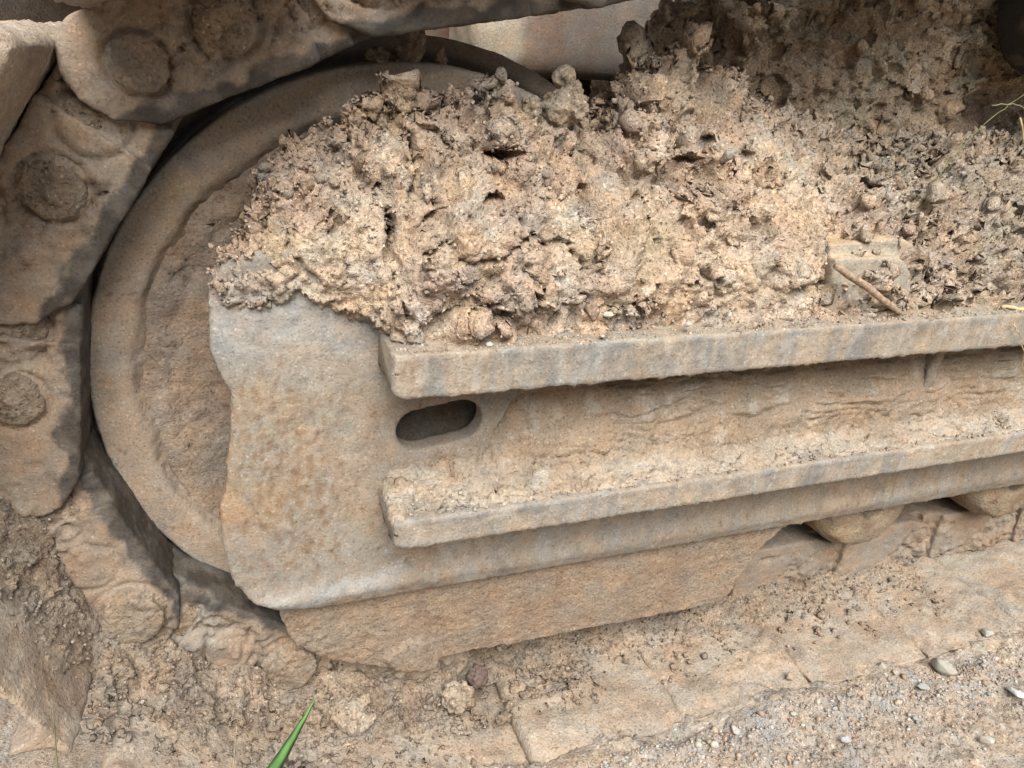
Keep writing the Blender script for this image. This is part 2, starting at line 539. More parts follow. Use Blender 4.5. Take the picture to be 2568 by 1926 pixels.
def idler():
    t = empty('idler_wheel', (0, 0.06, -0.30), 'large round steel idler wheel caked in brown dust inside the track', 'wheel')
    rim_prof = [(.288, .0), (.2965, .0002), (.2985, .0012), (.2998, .0032), (.3005, .014), (.3005, .05), (.325, .056), (.325, .085), (.3005, .09), (.3005, .138), (.262, .14), (.25, .12), (.245, .045),
                (.252, .016), (.259, .008), (.263, .003), (.267, .0005)]
    bm = new_bm(); lathe(bm, dense(rim_prof, .0036), seg=500)
    me = bm_to_mesh(bm); smooth_shade(me)
    def d(co, no):
        ang = np.arctan2(co[:, 2], co[:, 0]); r = np.hypot(co[:, 0], co[:, 2])
        Q = np.stack([ang * 1.2, r * 16, co[:, 1] * 8], -1)
        off = fbm(co, 30, 3, 60) * .0012 + fbm(co, 130, 3, 61) * .0006 + fbm(Q, 1.5, 3, 62) * .0012
        inner = sm(.268, .258, r)
        off = off + inner * (wave_terrace(np.stack([ang * 2.2, r * 14, r * 0], -1), 1.6, 63, 4) * .006)
        return co + no * off[:, None]
    displace(me, d)
    co = get_co(me); r = np.hypot(co[:, 0], co[:, 2]); ang = np.arctan2(co[:, 2], co[:, 0])
    col = mixc(C(.39, .295, .215), C(.43, .315, .22), sm(-.3, .5, fbm(co, 16, 3, 64)))
    col = mixc(col, C(.40, .28, .16), sm(.1, .6, fbm(np.stack([ang * 3, r * 20, r * 0], -1), 1.3, 3, 65)) * .6)
    st = sm(.15, .42, fbm(np.stack([ang * 5, r * 9, co[:, 1] * 5], -1), 1.1, 3, 66)) * .35
    col = mixc(col, STEEL * .95, st * sm(.262, .28, r))
    pit = sm(.26, .14, worley(co, 105, 67)[0]) * sm(.0, .25, fbm(co, 12, 2, 68))
    col = mixc(col, C(.13, .095, .065), pit * .7)
    col = mixc(col, C(.40, .35, .29), sm(.2955, .2965, r) * sm(.3002, .2996, r) * (co[:, 1] < .01) * .8)
    tread = sm(.2995, .3005, r) * (co[:, 1] > .012) * sm(.315, .305, r)
    col = mixc(col, DARK * 1.4, tread * .85)
    set_col(me, col, st * .5)
    link('rim', me, DUST, t)
    bm = new_bm()
    lathe(bm, dense([(.266, .035), (.258, .012), (.240, .016), (.230, .021), (.20, .024), (.12, .026), (.088, .006), (.03, .006), (.03, .13), (.085, .13), (.12, .104), (.266, .106)], .0044), seg=400)
    me = bm_to_mesh(bm); smooth_shade(me)
    def d2(co, no):
        ang = np.arctan2(co[:, 2], co[:, 0]); r = np.hypot(co[:, 0], co[:, 2])
        Q = np.stack([ang * 1.5, r * 13, r * 0 + 4], -1)
        hh = fbm(Q, 1.2, 4, 71) * 2.6
        fr_ = hh - np.floor(hh)
        off = wave_terrace(Q + .25 * np.stack([fbm(co, 14, 2, 70)] * 3, -1), 1.4, 71, 4, 4) * .005 + np.exp(-((fr_ - .5) / .055) ** 2) * .0034 * sm(-.2, .2, fbm(co, 9, 2, 69))
        band = sm(.212, .222, r) * sm(.256, .246, r)
        off = off + band * (np.abs(fbm(co, 24, 3, 72)) * .005 + lumps(co, 55, 73) * .0025 * sm(.0, .4, fbm(co, 9, 2, 74)))
        off = off + fbm(co, 90, 3, 75) * .0012
        # drying cracks in the ring of caked mud
        f1, f2, _ = worley(co + .004 * np.stack([fbm(co, 60, 2, 76)] * 3, -1), 26, 77)
        off = off - band * sm(.055, .0, f2 - f1) * .006 * (fbm(co, 6, 2, 78) > -.15)
        return co + no * off[:, None]
    displace(me, d2)
    co = get_co(me); r = np.hypot(co[:, 0], co[:, 2])
    col = mixc(C(.39, .285, .21), C(.43, .32, .235), sm(-.3, .4, fbm(co, 14, 3, 79)))
    col = mixc(col, C(.34, .225, .155), sm(.1, .5, fbm(co, 20, 3, 80)) * .7)
    col = mixc(col, DUSTG * .9, sm(.2, .5, fbm(co, 7, 2, 81)) * .6)
    set_col(me, col)
    link('web', me, CAKE, t)
idler()

# ------------------------------------------------------------------ track chain
PIN_R, STEP = 0.352, 29.3
PITCH = 0.19
def pol(a, r=PIN_R):
    return (r * math.cos(math.radians(a)), r * math.sin(math.radians(a)))
wrap = [pol(98.2, .366), pol(127.5, .364)] + [pol(127.5 + STEP * i) for i in range(1, 4)] + [(-.146, -.306), (.015, -.343)]   # from above the axle round to below it
top = []
p = wrap[0]
for a in (10.5, 15.5, 15.5, 15.5, 15, 13, 8, 2, 0, -2, -2, 0, 0):
    p = (p[0] + PITCH * math.cos(math.radians(a)), p[1] + PITCH * math.sin(math.radians(a)))
    top.append(p)
bot = [(.022 + .19 * k, -0.345) for k in range(1, 14)]
pins = top[::-1] + wrap + bot            # walks down the top run, round the idler, then right along the ground
n_top = len(top)
chain = empty('track_chain', (0.2, 0.06, -0.415), 'dusty steel crawler track chain wrapped around the idler wheel', 'track chain')

def frame_of(a, b):
    sx, sz = b[0] - a[0], b[1] - a[1]
    L = math.hypot(sx, sz)
    sx /= L; sz /= L
    hx, hz = sz, -sx                 # points away from the wheel
    return sx, sz, hx, hz, L

def clod_shape(seed, sub=3, rough=.22, flat=1.0, cut=(.55, .9)):
    bm = new_bm()
    bmesh.ops.create_icosphere(bm, subdivisions=sub, radius=1)
    me = bm_to_mesh(bm, 'clod')
    co = get_co(me)
    n = co.copy()
    off = fbm(co + seed * 3.1, 1.1, 3, seed) * rough * 1.4 + (lumps(co + seed, 1.9, seed + 3) - .3) * rough * .7 + fbm(co + seed, 5, 3, seed + 5) * rough * .35
    co = co + n * off[:, None]
    # broken facets
    r2 = np.random.default_rng(seed)
    for _ in range(9):
        v = r2.normal(size=3); v /= np.linalg.norm(v)
        dd = co @ v - r2.uniform(*cut)
        co = co - np.clip(dd, 0, 1)[:, None] * v * .85
    co[:, 2] *= flat
    set_co(me, co)
    smooth_shade(me)
    return me

def make_link(a, b, i, y0, hero):
    sx, sz, hx, hz, L = frame_of(a, b)
    q = L / PITCH
    sgn = 1 if y0 < .05 else -1
    mp = lambda s, y, h: (a[0] + sx * s * q + hx * h, y0 + sgn * y, a[1] + sz * s * q + hz * h)
    bm = new_bm()
    P_ = .19
    prism(bm, [(.062, -.0445), (P_ + .004, -.0445), (P_ + .036, -.030), (P_ + .050, -.008), (P_ + .051, .012), (P_ + .042, .030), (P_ + .025, .0412), (.062, .0412)], 0.0, .066, mp)
    prism(bm, [(-.046, -.012), (-.034, -.034), (-.004, -.0435), (.075, -.0445), (.075, .0408), (-.02, .0408), (-.04, .02)], .021, .078, mp)
    prism(bm, [(.03, -.0442), (.075, -.0444), (.075, .041), (.03, .041)], .010, .07, mp)
    me = remesh(bm, 0.0029 if hero else 0.015, 1)
    RH = -.0445
    dome = i in (n_top + 3, n_top + 4)
    pinr = .034 if dome else (.0205 if i in (n_top, n_top - 1) else 0)
    i = i - n_top + 7
    nutpos = [(.058, .004), (.118, .004)]
    def loc(co):
        dx, dz = co[:, 0] - a[0], co[:, 2] - a[1]
        return (dx * sx + dz * sz) / q, dx * hx + dz * hz
    if hero:
        def d(co, no):
            s, h = loc(co)
            face = sm(.25, .75, -no[:, 1])
            off = fbm(co, 26, 4, 100 + i) * .0018 + fbm(co, 110, 3, 101 + i) * .0010
            muddy = sm(-.40, .10, fbm(co, 11, 2, 140 + i)) * face * sm(RH + .012, RH + .022, h)
            off = off + muddy * (np.clip(fbm(co, 34, 3, 102 + i), -.2, 1) * .005 + rubble(co, 34, 106 + i) * .0055 + rubble(co, 80, 103 + i) * .0030)
            # crack net in the dried crust
            f1, f2, _ = worley(co + .006 * np.stack([fbm(co, 40, 2, 104 + i)] * 3, -1), 21, 105 + i)
            off = off - face * muddy * sm(.05, .0, f2 - f1) * .006
            # a groove where the pin boss and the bolt pockets meet the link
            for (ns, nh, nr) in [] if y0 > -.04 else [t_ for t_ in [(nutpos[0][0], nutpos[0][1], .0255), (nutpos[1][0], nutpos[1][1], .0255), (P_, -.002, pinr + .002)] if t_[2] > .01]:
                rr = np.hypot((s - ns) * q, h - nh)
                off = off - face * np.exp(-((rr - nr) / .0021) ** 2) * (.0030 if dome else .0060)
            return co + no * off[:, None]
        displace(me, d)
    co, no = get_co(me), get_no(me)
    s, h = loc(co)
    nz = fbm(co, 20, 3, 110 + i)
    col = mixc(C(.285, .21, .15), C(.34, .255, .18), sm(-.3, .4, nz))
    col = mixc(col, C(.30, .205, .135), sm(.05, .5, fbm(co, 13, 3, 111 + i)) * .8)
    col = mixc(col, DUSTG, sm(.15, .45, fbm(co, 6, 2, 112 + i)) * .7)
    inward = -(no[:, 0] * hx + no[:, 2] * hz)
    bare = np.maximum(sm(RH + .015, RH + .010, h + nz * .012 + fbm(co, 60, 3, 114 + i) * .006), sm(.5, .8, inward) * sm(RH + .02, RH + .01, h))
    dk = sm(-.25, .35, fbm(co, 38, 4, 115 + i))
    if y0 > -.04:
        bare = bare * 0
    col = mixc(col * 1.12, mixc(DARK, C(.13, .11, .09), dk), bare * .93)
    stain = sm(.2, .5, fbm(co, 45, 3, 113 + i)) * sm(RH + .035, RH + .015, h + nz * .012)
    col = mixc(col, DARK * 1.8, stain * (.6 if y0 < -.04 else 0) * (1 - bare))
    set_col(me, col, bare * .55)
    lk = link('track_link', me, DUST, chain)
    if hero and y0 < -.04:
        # pin end
        if pinr:
            bm = new_bm(); prism(bm, circle(P_ * 1.0, -.002, pinr, 30), -.0012, .02, mp)
            if dome:
                prism(bm, circle(P_, -.002, pinr * .82, 24), -.0110, .01, mp)
            pm = remesh(bm, .0020, 7 if dome else 3)
            displace(pm, lambda co, no: co + no * (fbm(co, 45, 4, 120 + i) * .0030 + rubble(co, 110, 121 + i) * .0012)[:, None])
            cc = get_co(pm)
            set_col(pm, mixc(C(.31, .23, .16), C(.36, .265, .18), sm(-.3, .3, fbm(cc, 40, 3, 122))))
            link('pin', pm, CAKE, lk)
        for k, (ns, nh) in enumerate(nutpos[:1] if dome else nutpos):
            bm = new_bm()
            prism(bm, circle(ns, nh, .0235, 24, .0215), -.0010 + (.012 if k == 0 else 0), .03, mp)
            for _ in range(9):
                aa = random.uniform(0, 6.28); rr = random.uniform(0, .016)
                c = mp(ns + rr * math.cos(aa), (-.0000 + (.012 if k == 0 else 0)), nh + rr * math.sin(aa))
                blob(bm, c, random.uniform(.005, .009), (1, .6, 1))
            nm = remesh(bm, .0025, 2)
            displace(nm, lambda co, no: co + no * (fbm(co, 60, 4, 130 + i) * .003 + lumps(co, 120, 131 + i) * .0012)[:, None])
            cc = get_co(nm)
            set_col(nm, mixc(C(.33, .245, .17), C(.39, .285, .19), sm(-.3, .3, fbm(cc, 30, 3, 132 + i))))
            link('nut', nm, MUD, lk)
    return lk

def make_shoe(a, b, i, hero, jo, extra=0.0):
    sx, sz, hx, hz, L = frame_of(a, b)
    q = L / PITCH
    mp = lambda s, y, h: (a[0] + sx * s * q + hx * h, y, a[1] + sz * s * q + hz * h)
    bm = new_bm()
    s0, s1 = jo + .0008, jo + .1888 + extra
    pr = [(s0, .0445), (s0 + .012, .0425), (s1 - .03, .0420), (s1 - .008, .0400), (s1, .0415), (s1, .050), (s1 - .02, .054), (s1 - .028, .080), (s1 - .036, .080),
          (s1 - .04, .054), (s0 + .10, .054), (s0 + .094, .080), (s0 + .086, .080), (s0 + .08, .054), (s0 + .02, .054), (s0 + .015, .074), (s0 + .006, .074), (s0, .056)]
    prism(bm, pr, -.187, .31, mp)
    me = remesh(bm, .0051 if hero else .018, 1)
    if hero:
        def d(co, no):
            dx, dz = co[:, 0] - a[0], co[:, 2] - a[1]
            s = (dx * sx + dz * sz) / q
            up = sm(.3, .8, -(no[:, 0] * hx + no[:, 2] * hz))
            off = fbm(co, 14, 3, 200) * .0045 + rubble(co, 100, 207) * .0012 * up * sm(-.26, -.10, co[:, 0]) + fbm(co, 60, 4, 201) * .0022 + fbm(co, 170, 2, 203) * .0009
            cr = sm(-.1, .35, fbm(co, 10, 2, 204)) * up * sm(-.26, -.10, co[:, 0])
            off = off + cr * (rubble(co, 60, 205) * .0045 + rubble(co, 120, 206) * .0022)
            edge = sm(-.155, -.187, co[:, 1] + fbm(co, 30, 2, 208) * .012)
            off = off - edge * .003
            return co + no * off[:, None]
        displace(me, d)
    co = get_co(me)
    col = mixc(C(.43, .335, .245), C(.49, .38, .28), sm(-.3, .4, fbm(co, 9, 3, 210)))
    col = mixc(col, C(.36, .26, .185), sm(.0, .5, fbm(co, 17, 3, 211)) * .7)
    col = mixc(col, C(.41, .36, .29), sm(.15, .5, fbm(co, 6, 2, 212)) * .6)
    set_col(me, col)
    link('track_shoe', me, CAKE, chain)

for i in range(len(pins) - 1):
    a, b = pins[i], pins[i + 1]
    mx = .5 * (a[0] + b[0])
    onb = i >= n_top + 6
    hero = n_top - 3 <= i <= n_top + 5 or (onb and .3 < mx < 1.1)
    make_link(a, b, i, -.022 if onb else -.056, hero)
    make_link(a, b, i, .190, False)
    make_shoe(a, b, i, (i >= n_top and mx < 1.15), .075 if onb else .018, .096 if i == n_top + 5 else 0)

# ------------------------------------------------------------------ track frame
fr = empty('crawler_side_beam', (0.5, 0.03, -0.30), 'long dusty steel crawler side beam with two ledges and an oval slot', 'track frame')

def steel_disp(seed, amp=1.0, drip=True):
    def d(co, no):
        off = fbm(co, 14, 3, seed) * .0007 * amp + fbm(co, 70, 4, seed + 1) * .0007 * amp + fbm(co, 210, 2, seed + 2) * .0006
        # small stuck grains
        f1, _, cid = worley(co, 120, seed + 3)
        off = off + (cid > .86) * sm(.42, .15, f1) * .0020
        if drip:
            off = off + sm(.1, .5, fbm(co, (55, 55, 18), 3, seed + 4)) * .0012
        return co + no * off[:, None]
    return d

def steel_col(co, no, seed, wear):
    """dust over worn grey steel; wear 0..1 tells where the dust is rubbed off"""
    col = mixc(DUSTC, C(.385, .31, .23), sm(-.3, .4, fbm(co, 9, 3, seed)))
    col = mixc(col, C(.36, .26, .18), sm(.05, .5, fbm(co, 18, 3, seed + 1)) * .65)
    col = mixc(col, OCHRE * .9, sm(.2, .55, fbm(co, 12, 3, seed + 2)) * .4)
    col = mixc(col, C(.27, .245, .215), sm(.0, .4, fbm(co, (14, 14, 9), 4, seed + 5)) * .55)
    col = mixc(col, C(.24, .175, .12), sm(.12, .5, fbm(co, (90, 90, 45), 3, seed + 3)) * .45)
    col = mixc(col, C(.45, .40, .34), sm(.2, .55, fbm(co, (130, 130, 60), 3, seed + 4)) * .45)
    col = mixc(col, C(.42, .38, .33), wear)
    return col

def side_plate():
    left = [(-.135, .158), (-.168, .152), (-.185, .135), (-.188, .122), (-.191, .075), (-.186, .056), (-.178, .036), (-.183, -.011), (-.189, -.052), (-.197, -.075),
            (-.198, -.115), (-.193, -.153), (-.179, -.180), (-.150, -.199), (-.115, -.205)]
    out = left + [(1.35, -.208), (1.35, .075), (.02, .075), (-.03, .14)]
    bm = new_bm(); prism(bm, out, -.092, -.068)
    cut = new_bm()
    cz, hx, hr = -.0135, .0205, .0215
    ob = [(.0035 + hx + hr * math.cos(t), cz + .003 + hr * math.sin(t)) for t in np.linspace(-math.pi / 2, math.pi / 2, 16)] + \
         [(.0035 - hx + hr * math.cos(t), cz - .003 + hr * math.sin(t)) for t in np.linspace(math.pi / 2, 3 * math.pi / 2, 16)]
    prism(cut, ob, -.2, .1)
    me = remesh(bm, .0030, 2, cut=cut)
    def dp(co, no):
        k = sm(.9, 1.35, np.hypot((co[:, 0] - .0035) / .052, (co[:, 2] + .0135) / .032))[:, None]
        return co + (steel_disp(300)(co, no) - co) * k
    displace(me, dp)
    # lower border rolled outward a little
    co, no = get_co(me), get_no(me)
    roll = np.exp(-((co[:, 2] + .187) / .012) ** 2) * sm(-.05, -.10, co[:, 1] + .0 * co[:, 0]) * (no[:, 1] < -.3)
    co[:, 1] -= roll * .006
    set_co(me, co)
    x, z = co[:, 0], co[:, 2]
    nz = fbm(co, 26, 4, 310)
    fine = fbm(co, (70, 70, 40), 3, 311)
    w1 = sm(.32, .05, np.hypot((x + .11) / .55, (z - .098) / .20) + nz * .10 - .02)        # rubbed bare under the heap
    w2 = sm(.45, .1, np.abs((z + .176 + .012 * sm(.0, -.15, x)) / .035) + nz * .35) * sm(-.19, -.165, x) * sm(-.02, -.06, x)
    w3 = sm(.12, .5, fbm(co, (20, 20, 7), 3, 312)) * sm(-.10, -.13, z) * sm(-.05, .02, x) * .45
    wear = np.clip(np.maximum.reduce([w1 * .8, w2, w3]) , 0, 1)
    col = steel_col(co, no, 320, wear * 0)
    col = mixc(col, DUSTG * 1.06, sm(-.1, .1, x) * 0 + sm(-.2, .3, fbm(co, 5, 2, 313)) * .55)
    zone = np.exp(-((x + .140) / .050) ** 2 - ((z + .055) / .105) ** 2)
    rust = sm(.0, .50, fbm(co, (150, 150, 95), 4, 314) * 1.2 + .60 * zone - .34 + .12 * fbm(co, 22, 2, 316))
    col = mixc(col, C(.27, .17, .10), rust * .9)
    col = mixc(col, C(.15, .10, .065), sm(.22, .55, fbm(co, 150, 3, 315)) * rust * .85)
    col = mixc(col, C(.42, .31, .19), zone * sm(-.1, .4, fbm(co, 60, 3, 317)) * .4)
    edge = sm(-.172, -.186, x + nz * .01) * (z < .04) * (z > -.09)
    col = mixc(col, C(.42, .27, .15), edge * .7)
    col = mixc(col, C(.40, .385, .365), wear * (.75 + .25 * fine))
    col = mixc(col, C(.25, .245, .24), wear * sm(.1, .5, fine) * .6)
    set_col(me, col, wear * .6)
    link('side_plate', me, DUST, fr)
side_plate()

def ledge(name, z0, z1, seed, x0=-.055):
    bm = new_bm()
    b = .0016
    prof = dense([(-.161, z0 + b), (-.161, z1 - b), (-.161 + b, z1), (-.0835, z1), (-.0835, z0), (-.161 + b, z0)], .0030)
    cy, cz = -.12, (z0 + z1) / 2
    secs = []
    xs = [x0, x0 + .0008, x0 + .002] + list(np.arange(x0 + .005, 1.0, .0031)) + list(np.arange(1.01, 2.6, .02))
    for k, x in enumerate(xs):
        f = (.90, .96, 1.0)[min(k, 2)]
        lift = .006 * max(0, 1 - (x - x0) / .014) ** 2        # the lower corner is cut away at the end
        secs.append([(x, cy + (y - cy) * f, cz + (z - cz) * f + lift * (z < cz)) for y, z in prof])
    loft(bm, secs)
    me = bm_to_mesh(bm); smooth_shade(me)
    displace(me, lambda co, no: steel_disp(seed, .7)(co, no))
    co, no = get_co(me), get_no(me)
    # dried drips hanging from the lower edge
    low = sm(z0 + .006, z0 - .001, co[:, 2]) * (co[:, 1] < -.13)
    co[:, 2] -= low * np.clip(fbm(co, (140, 30, 30), 3, seed + 7) - .1, 0, 1) * .0030
    set_co(me, co)
    face = sm(.4, .8, -no[:, 1])
    streak = sm(.10, .42, fbm(co, (17, 10, 3.2), 4, seed + 8))
    streak2 = sm(.22, .42, fbm(co, (60, 10, 6), 3, seed + 9))
    wear = np.clip(face * (streak * .65 + streak2 * .35) + .5 * face * sm(.012, .003, np.abs(co[:, 2] - z1)) * sm(0, .3, fbm(co, 25, 2, seed + 10)), 0, 1)
    col = steel_col(co, no, seed + 20, wear * 0)
    col = mixc(col, C(.45, .37, .28), sm(-.1, .4, fbm(co, 30, 3, seed + 11)) * .5)
    col = mixc(col, C(.20, .20, .20), wear * .85)
    col = mixc(col, C(.46, .42, .37), sm(.25, .5, fbm(co, (120, 60, 25), 3, seed + 12)) * face * .35)
    set_col(me, col, wear * .6)
    link(name, me, DUST, fr)
ledge('upper_ledge', .050, .0885, 340)
ledge('lower_ledge', -.0975, -.0685, 370)

def small_steel(name, build, voxel, seed, colmul=1.0, mat=None, wearamt=.3, disp=1.0, smooth=3):
    bm = new_bm(); build(bm)
    me = remesh(bm, voxel, smooth)
    displace(me, steel_disp(seed, disp))
    co, no = get_co(me), get_no(me)
    wear = sm(.1, .45, fbm(co, 22, 3, seed + 5)) * wearamt
    col = steel_col(co, no, seed + 6, wear) * colmul
    set_col(me, col, wear)
    return link(name, me, mat or DUST, fr)

# lug that ends the upper ledge, weld strip, inner yoke seen through the slot, beam behind
small_steel('weld_strip', lambda bm: prism(bm, [(.585, -.07), (.600, -.07), (.612, .052), (.600, .052)], -.114, -.085), .0025, 410)
small_steel('rear_side_plate', lambda bm: box(bm, (1.34, 2.6), (-.0925, -.068), (-.208, .075)), .008, 415)
small_steel('yoke', lambda bm: box(bm, (-.12, .345), (-.048, -.004), (-.06, .055)), .005, 420, .42)
small_steel('main_beam', lambda bm: box(bm, (.36, 2.6), (-.066, .19), (-.16, .07)), .012, 430, .8)

def guard():
    out = [(-.150, -.190), (-.154, -.215), (-.148, -.240), (-.139, -.259), (-.112, -.284), (-.083, -.301), (-.032, -.322), (.000, -.330), (.010, -.329), (.014, -.318),
           (.10, -.320), (.221, -.322), (.342, -.325), (.395, -.323), (.408, -.312), (.418, -.285), (.438, -.248), (.462, -.222), (.50, -.207), (.50, -.190)]
    bm = new_bm(); prism(bm, out, -.078, -.0675)
    prism(bm, [(-.05, -.30), (-.035, -.322), (-.002, -.331), (.010, -.329), (.014, -.31), (.006, -.288), (-.02, -.282)], -.083, -.07)
    me = remesh(bm, .0026, 3)
    def d(co, no):
        off = fbm(co, 16, 3, 450) * .0016 + fbm(co, 60, 4, 451) * .0010 + fbm(co, 190, 2, 452) * .0008
        off = off + sm(.0, .4, fbm(co, 8, 2, 453)) * rubble(co, (90, 90, 120), 454) * .0014
        return co + no * off[:, None]
    displace(me, d)
    co = get_co(me)
    col = mixc(C(.37, .27, .185), C(.33, .235, .16), sm(-.3, .4, fbm(co, 12, 3, 455)))
    col = mixc(col, C(.37, .265, .175), sm(.1, .5, fbm(co, 24, 3, 456)) * .6)
    col = mixc(col, C(.29, .19, .125), sm(.15, .5, fbm(co, (25, 25, 9), 3, 457)) * .5)
    set_col(me, col)
    link('roller_guard', me, CAKE, fr)
guard()

def bracket():
    bm = new_bm()
    half = [(.482 + .056 * math.cos(t), .108 + .056 * math.sin(t)) for t in np.linspace(math.radians(-25), math.pi / 2, 14)]
    prism(bm, [(.40, .085)] + half + [(.40, .158)], -.112, .0)
    inner = [(.470 + .044 * math.cos(t), .104 + .044 * math.sin(t)) for t in np.linspace(math.radians(-25), math.pi / 2, 14)]
    prism(bm, [(.40, .085)] + inner + [(.40, .146)], -.124, -.1)
    me = remesh(bm, .0026, 6)
    displace(me, steel_disp(470))
    co, no = get_co(me), get_no(me)
    col = steel_col(co, no, 471, sm(-.1, .4, fbm(co, 15, 3, 472)) * .5)
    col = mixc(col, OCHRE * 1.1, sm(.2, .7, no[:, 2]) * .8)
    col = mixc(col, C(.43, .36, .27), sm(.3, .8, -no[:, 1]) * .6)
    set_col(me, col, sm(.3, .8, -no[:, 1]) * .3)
    link('roller_bracket', me, DUST, fr)
bracket()

# ------------------------------------------------------------------ rollers
def roller(name, cx, cz, prof, label, colmul, seed):
    bm = new_bm(); lathe(bm, prof, cx, cz, 64)
    me = remesh(bm, .0046, 2)
    displace(me, lambda co, no: co + no * (fbm(co, 30, 4, seed) * .0028 + fbm(co, 120, 3, seed + 1) * .0011)[:, None])
    co = get_co(me)
    col = mixc(C(.39, .29, .18), C(.33, .235, .155), sm(-.2, .4, fbm(co, 18, 3, seed + 2))) * colmul
    col = mixc(col, C(.25, .16, .11), sm(.1, .45, fbm(co, 30, 3, seed + 3)) * .6)
    set_col(me, col)
    o = link(name, me, CAKE)
    tag(o, label, 'roller', 'track rollers')
RP = [(.012, -.066), (.05, -.066), (.066, -.060), (.0745, -.046), (.076, -.03), (.076, .14), (.06, .17), (.012, .17)]
roller('track_roller', .632, -.222, [(.02, -.0665), (.045, -.0665), (.066, -.060), (.0775, -.040), (.0765, .15), (.02, .15)],
       'ochre dusted track roller showing under the frame edge beyond the roller guard', 1.1, 500)
roller('track_roller', .915, -.222, [(.02, -.0665), (.045, -.0665), (.066, -.060), (.0775, -.040), (.0765, .15), (.02, .15)],
       'ochre dusted track roller cut by the right edge of the picture', 1.05, 510)
bm = new_bm(); lathe(bm, [(.02, -.005), (.08, -.005), (.097, .006), (.10, .02), (.10, .12), (.08, .13), (.02, .13)], .905, .434, 64)
me = remesh(bm, .006, 3)
displace(me, steel_disp(520))
co = get_co(me)
set_col(me, mixc(DARK * .8, C(.13, .10, .075), sm(.1, .5, fbm(co, 25, 3, 521))), sm(-.1, .3, fbm(co, 30, 3, 522)) * .5)
tag(link('carrier_roller', me, DUST), 'dark steel carrier roller under the upper run of the track', 'roller')

# ------------------------------------------------------------------ body of the machine behind the track
cb = empty('carbody', (.9, .8, -.415), 'streaked orange and grey steel undercarriage body seen behind the track', 'undercarriage')
def carbody():
    bm = new_bm()
    prism(bm, [(.205, .285), (1.8, .285), (1.8, .80), (.205, .80)], .47, 1.5)
    me = remesh(bm, .018, 3)
    displace(me, lambda co, no: co + no * (fbm(co, 6, 3, 540) * .004 + fbm(co, 40, 3, 541) * .001 + sm(.30, .26, co[:, 0]) * (fbm(co, 30, 3, 544) * .010 + .006))[:, None])
    co = get_co(me)
    s = fbm(co, (18, 3, 2.2), 4, 542)
    col = mixc(C(.33, .17, .10), C(.28, .24, .20), sm(.26, .40, co[:, 0] + s * .10))
    col = mixc(col, C(.40, .27, .19), sm(.0, .5, s) * .6)
    crust = sm(.285, .262, co[:, 0] + .03 * fbm(co, 22, 3, 543) - .12 * (co[:, 2] - .33))
    col = mixc(col * .80, C(.50, .40, .28), crust)
    set_col(me, col, sm(-.2, .4, s) * .4 * (1 - crust))
    link('center_leg', me, DUST, cb)
    bm = new_bm()
    prism(bm, [(-.9, .72), (2.6, .72), (2.6, 1.3), (-.9, 1.3)], .42, 2.6)  # unseen slab added overhead to shade the gap behind the track
    me = remesh(bm, .06, 1)
    co = get_co(me)
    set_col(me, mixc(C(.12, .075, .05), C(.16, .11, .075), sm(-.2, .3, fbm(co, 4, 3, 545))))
    link('shade_deck', me, DUST, cb)
    bm = new_bm()
    prism(bm, [(-.25, -.42), (1.9, -.42), (1.9, .30), (.28, .42), (-.25, .36)], .62, .70)  # dark sheet added behind, its colour standing in for the shaded gap
    me = remesh(bm, .03, 1)
    co = get_co(me)
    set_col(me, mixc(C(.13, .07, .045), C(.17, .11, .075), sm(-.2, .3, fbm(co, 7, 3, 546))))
    link('dark_backing', me, DUST, cb)
carbody()

# ------------------------------------------------------------------ mud heap
def interp(tab, x):
    tab = np.array(tab, float)
    return [float(np.interp(x, tab[:, 0], tab[:, k])) for k in range(1, tab.shape[1])]

#        x     zb    Yb     zt    Yt
HEAP = [(-.187, .124, -.094, .138, -.080), (-.170, .117, -.099, .158, -.070), (-.150, .112, -.100, .185, -.058), (-.140, .122, -.100, .212, -.050), (-.120, .124, -.101, .236, -.042),
        (-.080, .106, -.103, .248, -.036), (-.060, .102, -.112, .268, -.032), (-.045, .086, -.138, .276, -.030), (-.017, .084, -.148, .281, -.030), (.016, .084, -.150, .276, -.028), (.057, .084, -.150, .285, -.025),
        (.085, .084, -.150, .270, -.025), (.115, .084, -.150, .252, -.025), (.140, .084, -.150, .248, -.022), (.180, .084, -.150, .252, -.012), (.205, .084, -.150, .285, .010),
        (.225, .084, -.150, .328, .03), (.262, .084, -.150, .322, .03), (.298, .084, -.150, .338, .03), (.333, .084, -.150, .325, .035), (.374, .084, -.150, .308, .04), (.431, .084, -.150, .282, .05),
        (.492, .084, -.150, .276, .06), (.528, .084, -.150, .266, .07), (.60, .084, -.150, .258, .08), (.70, .084, -.150, .255, .09), (.82, .084, -.150, .260, .10), (.95, .084, -.150, .26, .10), (1.33, .084, -.150, .26, .10)]

def front_profile(x, t):
    zb, Yb, zt, Yt = interp(HEAP, x)
    belly = .030 * math.sin(math.pi * min(1, t * 1.15)) * min(1, max(0, (x + .10) / .1)) * (1 - min(1, max(0, (x - .45) / .15)))
    e = 1.05 + 1.0 * (1 - min(1, max(0, (x + .10) / .08)))
    step = -.014 * math.exp(-((t - .05) / .06) ** 2) if x > -.03 else 0
    return Yb + (Yt - Yb) * t ** e - belly - step, zb + (zt - zb) * t

